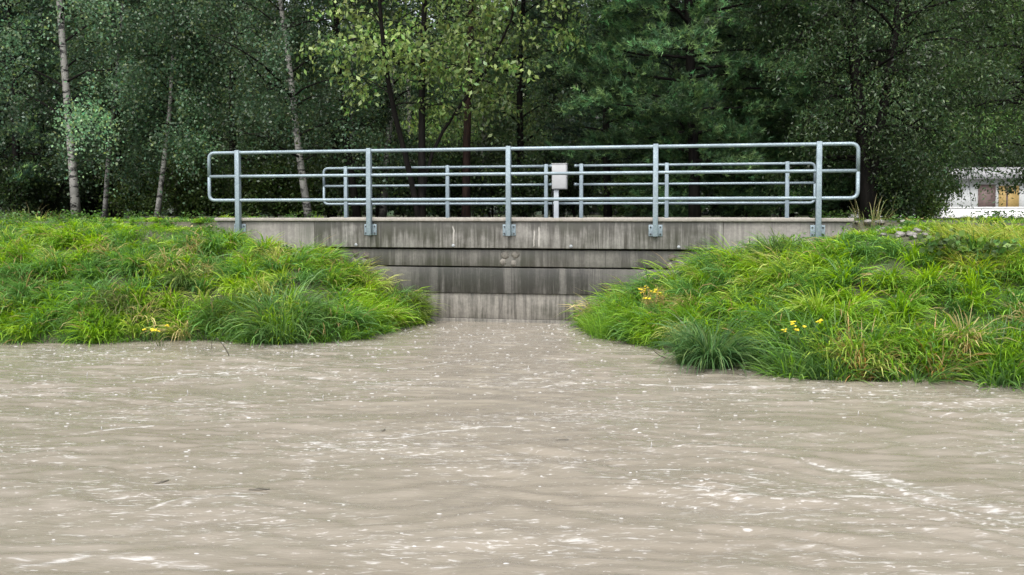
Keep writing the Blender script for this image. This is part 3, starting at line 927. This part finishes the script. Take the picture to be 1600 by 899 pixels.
# the closed wood beyond
fw = MB()
n = 120000
th = rng.uniform(-1.3, 1.3, n); rad = rng.uniform(85, 110, n)
P = np.stack([np.sin(th) * rad, np.cos(th) * rad, 0 * th], -1)
P[:, 2] = ground_z(P[:, 0], P[:, 1]) + rng.random(n) ** .8 * (17 + 7 * fbm(th * 9, th * 0, 4))
c = leaf_cols(n, (.04, .062, .034), rng, .35)
vv, qq, cc = leaf_quads(P, 1.25, .75, c, rng)
fw.add(vv, qq, None, cc)
tag(fw.build('distant_forest', M_leaf), 'solid dark wood closing the view behind the trees', kind='stuff')

# shrubs under the trees
def shrub_mesh(h, col, alt=.1):
    tr = []
    for i in range(5):
        a = rng.uniform(0, 6.28); l = rng.uniform(.3, .8) * h
        tr.append(([(0, 0, -.05), (cos(a) * l * .3, sin(a) * l * .3, h * .45), (cos(a) * l * .8, sin(a) * l * .8, h * rng.uniform(.75, 1.05))], .02, .006))
    return grow(tr, rng, nb=12, t0=.2, blen=.75, taper=.3, elev=.6, droop=.3, nsec=4, sec=.5, nl=45, jit=.1, hang=.08, leaf=.07, aspect=.6, col=col, var=.32, alt=(.10, .15, .04), altp=alt)
sp_ = [shrub_mesh(1.5, (.045, .08, .03)), shrub_mesh(1.9, (.05, .085, .035)), shrub_mesh(1.2, (.065, .11, .03), .25)]
sprot = []
spots = [(20, 24, 1.1), (75, 25, 1.2), (215, 24.5, 1.1), (305, 24, 1.2), (345, 25, 1.1), (395, 23, 1.0), (430, 24.5, 1.2), (520, 24, 1.2), (560, 22.5, .9), (635, 23, 1.0), (690, 24, 1.1), (770, 24, 1.2),
         (820, 23.5, 1.1), (900, 24.5, 1.2), (985, 23, 1.0), (1040, 24, 1.2), (1130, 23, 1.1), (1190, 24, 1.2), (1285, 22, 1.1), (1320, 21, 1.0), (1395, 20.5, .9), (1415, 18, .75), (1445, 18.5, .7), (-60, 24, 1.2), (-150, 24, 1.2), (140, 27, 1.3), (470, 27, 1.3)]
for i, (px, Y, sc) in enumerate(spots):
    x = (px - 800) / 1400 * Y
    gz = float(ground_z(np.array([x]), np.array([Y]))[0])
    if i < 3:
        r = plant_tree('shrub', (x, Y, gz), '', 'shrub', sp_[i], M_dark, M_leaf); sprot.append(r)
    else:
        r = copy_tree(sprot[int(rng.integers(0, 3))])
    tag(r, 'dark leafy shrub in the shade under the trees', 'shrub', 'shrubs under the trees')
    r.location = (x, Y, gz); r.rotation_euler = (0, 0, rng.uniform(0, 6.28)); r.scale = (sc, sc, sc)

# ------------------------------------------------------------------ white wall and building beyond the willows
M_white = plain('white_render', (.86, .86, .86), .7, 0, .04)
M_pale = plain('pale_render', (.70, .72, .72), .7, 0, .05)
M_brown = plain('brown_cladding', (.20, .14, .13), .6, 0, .1)
M_yel = plain('yellow_cladding', (.52, .36, .13), .6, 0, .1)
M_roof = plain('grey_roof_tile', (.30, .30, .31), .6, 0, .15)
M_glass = plain('dark_glass', (.05, .06, .07), .1)
wl = empty('white_wall', (22, 42, 1.45), -.12)
tag(wl, 'long low white wall seen under the willow branches', 'wall')
MB().box((-6, -.15, -.3), (14, .15, .50)).build('wall', M_white, wl)
MB().box((-6.05, -.19, .501), (14.05, .19, .55)).build('coping', M_white, wl, bevel=.01)
bd = empty('white_building', (40.5, 66, 1.5 + .9), -.1)
tag(bd, 'pale building with brown and yellow panels beyond the white wall', 'building')
MB().box((-13, 0, -1.5), (12, 9, 1.9)).build('wall', M_pale, bd)
MB().box((-5.95, -.12, -1.2), (-4.75, -.003, 1.5)).build('brown_panel', M_brown, bd)
MB().box((-4.5, -.12, -1.2), (-3.1, -.003, 1.4)).build('yellow_panel', M_yel, bd)
MB().box((-4.0, -.16, -1.2), (-3.9, -.121, 1.4)).build('panel_post', M_brown, bd)
MB().add([(-13.5, -.6, 1.9), (12.5, -.6, 1.9), (12.5, 9.6, 1.9), (-13.5, 9.6, 1.9), (-13.5, 4.5, 3.0), (12.5, 4.5, 3.0)],
         [(0, 1, 5, 4), (2, 3, 4, 5), (3, 2, 1, 0)], [(0, 4, 3), (1, 2, 5)]).build('roof', M_roof, bd)

# ------------------------------------------------------------------ grass
GREEN = np.array([(.185, .36, .032), (.24, .42, .038), (.145, .31, .042), (.10, .235, .06), (.28, .43, .075), (.35, .42, .13), (.40, .38, .17)])
def blades(root, az, length, lean, bend, width, col, seg=4):
    n = len(root)
    t = np.linspace(0, 1, seg + 1)
    th = lean[:, None] + bend[:, None] * ((t[:-1] + t[1:]) / 2)[None] ** 1.2      # angle from vertical
    dl = (length / seg)[:, None]
    hx = np.concatenate([np.zeros((n, 1)), np.cumsum(np.sin(th) * dl, 1)], 1)
    hz = np.concatenate([np.zeros((n, 1)), np.cumsum(np.cos(th) * dl, 1)], 1)
    dx, dy = np.cos(az)[:, None], np.sin(az)[:, None]
    C = np.stack([root[:, 0:1] + hx * dx, root[:, 1:2] + hx * dy, root[:, 2:3] + hz], -1)
    tw = rng.normal(0, .5, n)
    sx = (-np.sin(az) * np.cos(tw) + 0)[:, None]; sy = (np.cos(az) * np.cos(tw))[:, None]; sz = np.sin(tw)[:, None]
    prof = np.interp(t, [0, .35, .75, 1], [.7, 1, .75, .08])[None] * width[:, None] / 2
    side = np.stack([sx * prof, sy * prof, sz * prof], -1)
    V = np.stack([C - side, C + side], 2).reshape(n, -1, 3)
    k = (seg + 1) * 2
    b = (np.arange(n) * k)[:, None]; j = (np.arange(seg) * 2)[None]
    q = np.stack([b + j, b + j + 1, b + j + 3, b + j + 2], -1).reshape(-1, 4)
    # colour: slightly yellower towards the tip of each blade
    cc = np.repeat(col[:, None], k, 1)
    tt = np.repeat(t, 2)[None, :, None]
    cc = cc * (1 + tt * np.array([.25, .08, .1]))
    return V.reshape(-1, 3), q, np.clip(cc.reshape(-1, 3), 0, .9)

def downhill(x, y):
    e = .12
    gx = (ground_z(x + e, y) - ground_z(x - e, y)); gy = (ground_z(x, y + e) - ground_z(x, y - e))
    return np.arctan2(-gy, -gx), np.clip(np.hypot(gx, gy) / (2 * e), 0, 1.2)

BARE = [(*hit(*p), r_) for p, r_ in (((248, 462), .15), ((243, 495), .13), ((340, 468), .14), ((1300, 440), .17), ((1285, 392), .15), ((1395, 425), .2), ((345, 360), .25), ((1420, 372), .3), ((170, 395), .16), ((600, 470), .13))]
def grass_field(name, label, box, dens_carpet, dens_tuft, yb=0.0, vmax=5.5, straw=.02):
    x0, x1, y0, y1 = box
    area = (x1 - x0) * (y1 - y0)
    def sample(n, dmin):
        x = rng.uniform(x0, x1, n); y = rng.uniform(y0, y1, n)
        d = bankdist(x, y); u, v = uv(x, y)
        ok = (d > dmin) & ~((v > -.06) & (np.abs(u) < 4.92)) & (v < vmax) & (np.abs(x) < y * .66 + .5) & ~((v > .95) & (v < 3.95) & (np.abs(u) > 4.7))
        ok &= ~((d > 3.6) & (rng.random(n) < .35))
        ok &= ~((u > 4.85) & (u < 6.9) & (v > -.25) & (v < .95) & (rng.random(n) < .8))
        for bx_, by_, br_ in BARE:
            ok &= ~((np.hypot((x - bx_), (y - by_) * .8) < br_ * (.7 + .6 * rng.random(n))) & (rng.random(n) < .93))
        return x[ok], y[ok], d[ok]
    mb = MB()
    # short carpet
    x, y, d = sample(int(area * dens_carpet), -.02)
    bare = fbm(x * 1.1 + 7, y * 1.6, 91)
    keep = bare < .60 - .25 * rng.random(len(x)) * 0 + .0
    keep |= rng.random(len(x)) < .12
    x, y, d = x[keep], y[keep], d[keep]
    n = len(x); dh, sl = downhill(x, y)
    hue = fbm(x * .9, y * .9, 17); hue2 = fbm(x * 4, y * 4, 19)
    pal = np.clip((hue * 4.4 - .6 + yb + (hue2 - .5) * 3 + rng.normal(0, .7, n)), 0, 5.2).astype(int)
    order = np.array([3, 2, 0, 1, 4, 5, 6])
    col = GREEN[order[np.clip(pal, 0, 6)]] * np.exp(rng.normal(0, .18, n))[:, None]
    az = dh + rng.normal(0, .9, n)
    L = rng.uniform(.10, .26, n) * (.7 + .6 * hue2) * np.interp(d, [2.0, 2.7], [.85, .42])
    root = np.stack([x, y, ground_z(x, y) - .01], -1)
    mb.add(*(lambda r: (r[0], r[1], None, r[2]))(blades(root, az, L, rng.uniform(.2, 1.0, n), rng.uniform(.4, 1.6, n), rng.uniform(.007, .014, n), col, 3)))
    # tussocks
    tx, ty, td = sample(int(area * dens_tuft), .02)
    m = len(tx)
    tdh, tsl = downhill(tx, ty)
    nbl = rng.integers(30, 110, m)
    tl = rng.uniform(.2, .52, m) * (.65 + .7 * fbm(tx * 1.2, ty * 1.2, 61)) * np.interp(td, [1.8, 2.6], [1, .3])
    tc = np.clip((fbm(tx * .9, ty * .9, 17) * 4.4 - .6 + yb + rng.normal(0, 1.7, m)), 0, 6).astype(int)
    idx = np.repeat(np.arange(m), nbl); n = len(idx)
    rr = rng.random(n) ** .6 * .07; ra = rng.uniform(0, 2 * pi, n)
    tc[tc > 5] = 5; tc[rng.random(m) < straw] = 6
    x = tx[idx] + rr * np.cos(ra); y = ty[idx] + rr * np.sin(ra)
    az = np.where(rng.random(n) < .62, tdh[idx] + rng.normal(0, .6, n), ra)
    L = tl[idx] * rng.uniform(.55, 1.25, n)
    col = GREEN[order[tc]][idx] * np.exp(rng.normal(0, .2, n))[:, None]
    st = rng.random(n) < .015 + straw
    col[st] = np.array([.34, .28, .13])
    root = np.stack([x, y, ground_z(x, y) - .01], -1)
    mb.add(*(lambda r: (r[0], r[1], None, r[2]))(blades(root, az, L, rng.uniform(.1, .7, n), rng.uniform(.9, 2.3, n), rng.uniform(.008, .018, n), col, 4)))
    # long fringe hanging over the water's edge
    fx, fy, fd = sample(int(area * 90), -.02)
    ok = fd < .5
    fx, fy = (fx[ok], fy[ok]) if ok.any() else (fx[:1], fy[:1]); m = len(fx)
    fdh, _ = downhill(fx, fy)
    idx = np.repeat(np.arange(m), 26); n = len(idx)
    x = fx[idx] + rng.normal(0, .05, n); y = fy[idx] + rng.normal(0, .05, n)
    fl = rng.uniform(.2, .42, m)
    fc = np.clip(fbm(fx * 1.4, fy * 1.4, 23) * 5 - 1 + rng.normal(0, .7, m), 0, 4).astype(int)
    col = GREEN[order[fc]][idx] * np.exp(rng.normal(0, .2, n))[:, None]
    root = np.stack([x, y, np.maximum(ground_z(x, y), -.02) - .01], -1)
    mb.add(*(lambda r: (r[0], r[1], None, r[2]))(blades(root, fdh[idx] + rng.normal(0, .8, n), fl[idx] * rng.uniform(.5, 1.2, n), rng.uniform(.1, .9, n), rng.uniform(.7, 1.9, n), rng.uniform(.006, .013, n), col, 4)))
    # broad little weeds
    wx, wy, wd = sample(int(area * 26), .02)
    ok = fbm(wx * 1.7, wy * 1.7, 41) > .53
    wx, wy = wx[ok], wy[ok]
    idx = np.repeat(np.arange(len(wx)), 14); n = len(idx)
    P = np.stack([wx[idx] + rng.normal(0, .07, n), wy[idx] + rng.normal(0, .07, n), 0 * idx], -1)
    P[:, 2] = ground_z(P[:, 0], P[:, 1]) + rng.uniform(.03, .2, n)
    c = leaf_cols(n, (.075, .15, .03), rng, .25)
    vv, qq, cc = leaf_quads(P, .05, .6, c, rng, .1)
    mb.add(vv, qq, None, cc)
    o = mb.build(name, M_grass)
    tag(o, label, kind='stuff')
    return o
grass_field('bank_grass', 'bright tufted grass covering the left bank', (-9.3, -.9, 11.0, 16.5), 1250, 24, -.1, straw=.04)
grass_field('bank_grass', 'bright tufted grass covering the right bank', (.85, 8.2, 8.0, 15.5), 1350, 26, .25)
grass_field('verge_grass', 'short grass along the far side of the path', (-14, 14, 17.3, 20), 420, 5, 0, 9)

def tussock(name, label, x, y, n, length, spread, cols, lean=(.05, .6), bend=(.9, 2.3), width=(.008, .015), dirn=None, dspread=.8, group='single tussocks on the banks', cat='grass tussock', dz=0):
    root = empty(name, (x, y, 0))
    a = rng.uniform(0, 2 * pi, n); r = rng.random(n) ** .6 * spread
    px, py = x + r * np.cos(a), y + r * np.sin(a)
    z = np.maximum(ground_z(px, py), -.05) - .01
    gz = float(z.mean()) + dz
    root.location = (x, y, gz)
    az = a + rng.normal(0, .4, n)
    if dirn is not None: az = np.where(rng.random(n) < dspread, dirn + rng.normal(0, .55, n), az)
    C = np.array(cols)[rng.integers(0, len(cols), n)] * np.exp(rng.normal(0, .2, n))[:, None]
    V, q, c = blades(np.stack([px - x, py - y, z - gz + dz], -1), az, length * rng.uniform(.5, 1.15, n), rng.uniform(*lean, n), rng.uniform(*bend, n), rng.uniform(*width, n), C, 6)
    MB().add(V, q, None, c).build('blades', M_grass, root)
    tag(root, label, cat, group)
    return root
BG = [(.085, .19, .06), (.11, .235, .065), (.15, .28, .075), (.07, .16, .045)]
YG = [(.165, .36, .04), (.215, .41, .055), (.14, .31, .045)]
ST_ = [(.42, .34, .17), (.45, .27, .11), (.34, .33, .13)]
def wpt(px, py, z=0.0):
    if z > 0: return hit(px, py)
    d = at(px, py, 1) - Vector((0, 0, CAMZ)); t = (CAMZ - z) / -d.z
    return d.x * t, d.y * t
tussock('sedge_tussock', 'dark green drooping sedge tussock standing alone in the water by the right bank', *wpt(1112, 572), 620, .78, .17, [(.06, .15, .05), (.08, .19, .055), (.05, .12, .04), (.14, .24, .08)], (.0, .55), (1.1, 2.6), (.010, .018))
tussock('sedge_tussock', 'long upright blades leaning left of the lone tussock in the water', *wpt(1072, 570), 130, .55, .1, BG[:3], (.0, .25), (.1, 1.0), (.008, .014), group=None)
tussock('sedge_tussock', 'broad dark green sedge at the water edge of the left bank corner', *wpt(440, 533), 640, .74, .30, BG + [(.15, .27, .09)], (.05, .7), (.8, 2.1), (.009, .016))
tussock('sedge_tussock', 'hanging pale tussock drooping against the wall at the left bank tip', *wpt(640, 490, .35), 420, .62, .16, [(.12, .18, .05), (.17, .22, .08), (.09, .17, .04)], (.1, .7), (1.0, 2.2), (.007, .013), dirn=-.9)
tussock('grass_tussock', 'fountain-shaped green tussock beside bare earth on the left bank', *wpt(287, 450, .85), 320, .5, .1, [(.09, .18, .05), (.13, .21, .06)], (.05, .6), (1.3, 2.5), (.007, .012), dirn=-1.6, dspread=.5)
tussock('grass_tussock', 'pale straw-streaked tussock low on the left bank', *wpt(195, 490, .45), 330, .58, .12, [(.15, .2, .07), (.2, .22, .1), (.09, .16, .05)], (.2, .8), (1.0, 2.0), (.007, .012), dirn=-1.9, dspread=.7)
tussock('grass_tussock', 'green tussock under the left end post of the near railing', *wpt(365, 380, 1.2), 260, .4, .12, YG, (.1, .7), (1.0, 2.2), (.006, .011), dirn=-1.6, dspread=.5)
tussock('grass_tussock', 'thick bright tussock hanging over the left bank below its bare patch', *wpt(355, 505, .35), 380, .55, .2, [(.11, .2, .04), (.09, .17, .05)], (.1, .8), (1.0, 2.0), (.007, .012), dirn=-1.6, dspread=.7)
tussock('grass_tussock', 'arching blue-green tussock beside the right part of the concrete face', *wpt(1210, 405, .95), 420, .52, .2, [(.10, .2, .05), (.14, .23, .06), (.08, .17, .05)], (.1, .8), (1.0, 2.2), (.007, .012), dirn=-1.9, dspread=.6)
tussock('grass_tussock', 'upright bright green clump at the right bank tip beside the wall', *wpt(950, 525, .1), 420, .42, .25, YG, (.0, .35), (.1, 1.2), (.006, .012))
for px, py, z, lab in ((1300, 585, .1, 'green reed clump at the water edge left of the rusty dry stalks'), (1420, 590, .1, 'dark reed clump at the water edge below the rusty stalks'), (1560, 590, .1, 'reed clump spreading over the water at the right edge'), (1245, 585, .05, 'reed clump at the water edge right of the lone tussock')):
    tussock('reed_clump', lab, *wpt(px, py, z), 280, .52, .26, BG + YG[:1], (.1, 1.0), (.4, 1.5), (.009, .016), cat='reed clump', group='reed clumps along the right water edge')
for px, py, z, lab in ((1345, 582, .3, 'rust-brown dry stalks at the water edge, left of two'), (1465, 582, .35, 'rust-brown dry stalks near the right edge of the water, right of two')):
    tussock('dry_stalk_clump', lab, *wpt(px, py, z), 190, .50, .15, ST_, (.1, .8), (.3, 1.6), (.008, .016), cat='dry stalks', group='dry rusty stalks on the right bank')
for px, py, z, lab in ((1540, 420, .95, 'tall yellowish grass arching left at the right edge, lower clump'), (1590, 395, 1.2, 'tall yellowish grass against the white wall at the right edge, upper clump'), (1520, 385, 1.35, 'tall yellowish grass in front of the white wall')):
    tussock('tall_grass', lab, *wpt(px, py, z), 420, .45, .35, [(.27, .36, .05), (.33, .36, .08), (.2, .31, .05)], (.1, .6), (.5, 1.7), (.006, .011), dirn=2.7, dspread=.5, cat='tall grass', group='tall yellowish grass on the right')
tussock('seeding_grass', 'thin seeding grass stems at the right end of the bridge', *wpt(1362, 352, 1.45), 46, .42, .28, [(.25, .25, .1), (.16, .22, .06)], (.0, .6), (.2, 1.0), (.005, .009), cat='seeding grass', group=None)
tussock('seeding_grass', 'few thin seeding grasses standing at the far left crest', *wpt(45, 350, 1.47), 40, .35, .5, [(.25, .24, .1), (.16, .2, .06)], (.0, .5), (.2, 1.2), (.005, .008), cat='seeding grass', group=None)

# yellow ragwort
def ragwort(x, y, label, n, h, rusty=0):
    z = max(0, float(ground_z(np.array([x]), np.array([y]))[0]))
    root = empty('yellow_wildflower', (x, y, z)); tag(root, label, 'wildflower', 'yellow wildflowers on the banks')
    for i in range(n):
        a = rng.uniform(0, 6.28); s = rng.uniform(.03, .2); hh = h * rng.uniform(.7, 1.1)
        tip = np.array([cos(a) * s, sin(a) * s, hh])
        MB().tube([(cos(a) * s * .2, sin(a) * s * .2, -.02), tip * .5 + (0, 0, .04), tip], [.004, .003, .002], 5).build('stem', M_gstem, root)
        f = MB()
        for k in range(rng.integers(4, 8)):
            p = tip + rng.normal(0, .015, 3) * (1, 1, .5)
            r = rng.uniform(.013, .022); aa = np.arange(8) * pi / 4
            rr = r * np.where(np.arange(8) % 2, .6, 1.1)
            ring = np.stack([p[0] + rr * np.cos(aa), p[1] + rr * np.sin(aa), np.full(8, p[2] + .002)], -1)
            vv = np.vstack([ring, [p + (0, 0, .009)], [p - (0, 0, .006)]])
            j = np.arange(8); j2 = (j + 1) % 8
            f.add(vv, None, np.vstack([np.stack([j, j2, np.full(8, 8)], -1), np.stack([j2, j, np.full(8, 9)], -1)]))
        f.build('flower_head', M_yellow, root)
    if rusty:
        b = MB()
        for i in range(rusty):
            a = rng.uniform(0, 6.28); s = rng.uniform(.05, .28); hh = h * rng.uniform(.5, 1.1)
            p = np.array([.12 + cos(a) * s, sin(a) * s, hh])
            b.tube([(.1, 0, 0), p * .55 + rng.normal(0, .03, 3), p], [.003, .0025, .0015], 4, False)
            for k in range(9):
                qv = p * rng.uniform(.55, 1)
                b.tube([qv, qv + rng.normal(0, .045, 3)], [.0022, .0015], 3, False)
        b.build('dry_stems', M_stem, root)
    return root
ragwort(*wpt(1020, 505, .35), 'yellow wildflowers among rusty stems near the right bank tip', 10, .44, 40)
ragwort(*wpt(1255, 560, .35), 'small bunch of yellow flowers low on the right bank', 6, .38)
ragwort(*wpt(252, 540, 0), 'yellow flowers touching the water at the left bank', 5, .22)

# bramble with rounded leaves on the right
bx, by = wpt(1515, 425, .95)
bz = float(ground_z(np.array([bx]), np.array([by]))[0])
tr = []
for i in range(4):
    a = rng.uniform(0, 6.28)
    tr.append(([(0, 0, -.03), (cos(a) * .2, sin(a) * .2, .3), (cos(a) * .5, sin(a) * .5, .28)], .008, .003))
ms = grow(tr, rng, nb=8, t0=.2, blen=.22, taper=.3, elev=.5, droop=.3, nsec=3, sec=.5, nl=7, jit=.05, hang=.02, leaf=.085, aspect=.8, col=(.12, .22, .05), var=.25, ldroop=.2)
r = empty('bramble_bush', (bx, by, bz)); tag(r, 'low leafy bramble among tall grass on the right bank', 'bush')
ms[0].add(np.vstack(ms[1].v), np.vstack(ms[1].q), np.vstack(ms[1].t) if ms[1].t else None); ms[0].build('stems', M_gstem, r, True); ms[2].build('leaves', M_leaf, r)

# stones by the right end of the bridge, leaves, twigs
for i in range(26):
    px = rng.uniform(1335, 1475); py = rng.uniform(352, 376)
    x, y = wpt(px, py, 1.42)
    z = float(ground_z(np.array([x]), np.array([y]))[0])
    r = rng.uniform(.02, .06)
    import bmesh
    bmm = bmesh.new(); bmesh.ops.create_icosphere(bmm, subdivisions=2, radius=r)
    for vtx in bmm.verts: vtx.co = Vector((vtx.co.x * 1.3, vtx.co.y, vtx.co.z * .7)) * (1 + rng.normal(0, .07))
    me = bpy.data.meshes.new('stone'); bmm.to_mesh(me); bmm.free(); me.materials.append(M_stone)
    o = bpy.data.objects.new('stone', me); COL.objects.link(o); o.location = (x, y, z + r * .25); o.rotation_euler = (0, 0, rng.uniform(0, 6))
    tag(o, 'small grey stone among the weeds at the right bridge end', 'stone', 'stones at the right end of the bridge')
M_fall = plain('fallen_leaf', (.62, .50, .22), .5, 0, .2)
lf = [(170, 437, .95), (127, 465, .7), (102, 497, .45), (103, 513, .3), (260, 470, .75), (308, 402, 1.2), (242, 494, .45), (142, 505, .4), (326, 512, .35), (330, 371, 1.4), (300, 372, 1.4)]
for px, py, z in lf:
    x, y = wpt(px, py, z)
    z = float(ground_z(np.array([x]), np.array([y]))[0]) + .17
    a = rng.uniform(0, 6.28)
    m = MB(); s = .035
    m.add([(-s, 0, 0), (0, -s * .55, .012), (s, 0, .004), (0, s * .55, .012), (-s, 0, -.003), (0, -s * .55, .009), (s, 0, .001), (0, s * .55, .009)],
          [(0, 1, 2, 3), (7, 6, 5, 4), (0, 4, 5, 1), (1, 5, 6, 2), (2, 6, 7, 3), (3, 7, 4, 0)])
    o = m.build('fallen_leaf', M_fall); o.location = (x, y, z); o.rotation_euler = (.7, 0, a)
    tag(o, 'yellow fallen leaf lying in the grass of the left bank', 'leaf', 'fallen leaves on the left bank')
def twig(pix, Y, label, r=.006):
    P = [at(px, py, Y) for px, py in pix]
    b = P[0]
    o = MB().tube(smooth_path([(p - b)[:] for p in P], 8), np.linspace(r, r * .5, 8), 6).build('twig', M_twig, None, True)
    o.location = b; tag(o, label, 'twig', 'twigs sticking out of the water'); return o
x, y = wpt(358, 556); twig([(359, 558), (353, 545), (345, 535), (338, 528)], y, 'bent twig poking from the water beside the left sedge')
x, y = wpt(331, 545); twig([(331, 545), (331, 527)], y, 'short upright twig left of the bent twig', .004)
x, y = wpt(1040, 560); twig([(1044, 561), (1030, 556), (1018, 545)], y, 'dark twig trailing into the water left of the lone tussock')
M_deb = plain('dark_debris', (.13, .115, .09), .5)
for px, py, l, a, lab in ((253, 752, .05, .9, 'dark leaf drifting in the lower left water'), (405, 767, .06, .1, 'dark sliver drifting right of the drifting leaf'), (598, 674, .05, 1.3, 'dark scrap drifting in midstream'), (878, 688, .05, .1, 'dark sliver drifting in the centre water')):
    x, y = wpt(px, py)
    m = MB().add([(-l, 0, 0), (0, -.012, .003), (l, 0, 0), (0, .012, .003), (-l, 0, -.004), (0, -.012, -.002), (l, 0, -.004), (0, .012, -.002)],
                 [(0, 1, 2, 3), (7, 6, 5, 4), (0, 4, 5, 1), (1, 5, 6, 2), (2, 6, 7, 3), (3, 7, 4, 0)])
    o = m.build('floating_debris', M_deb); o.location = (x, y, float(water_z(np.array([x]), np.array([y]))[0]) + .004); o.rotation_euler = (0, 0, a)
    tag(o, lab, 'debris', 'scraps drifting on the water')
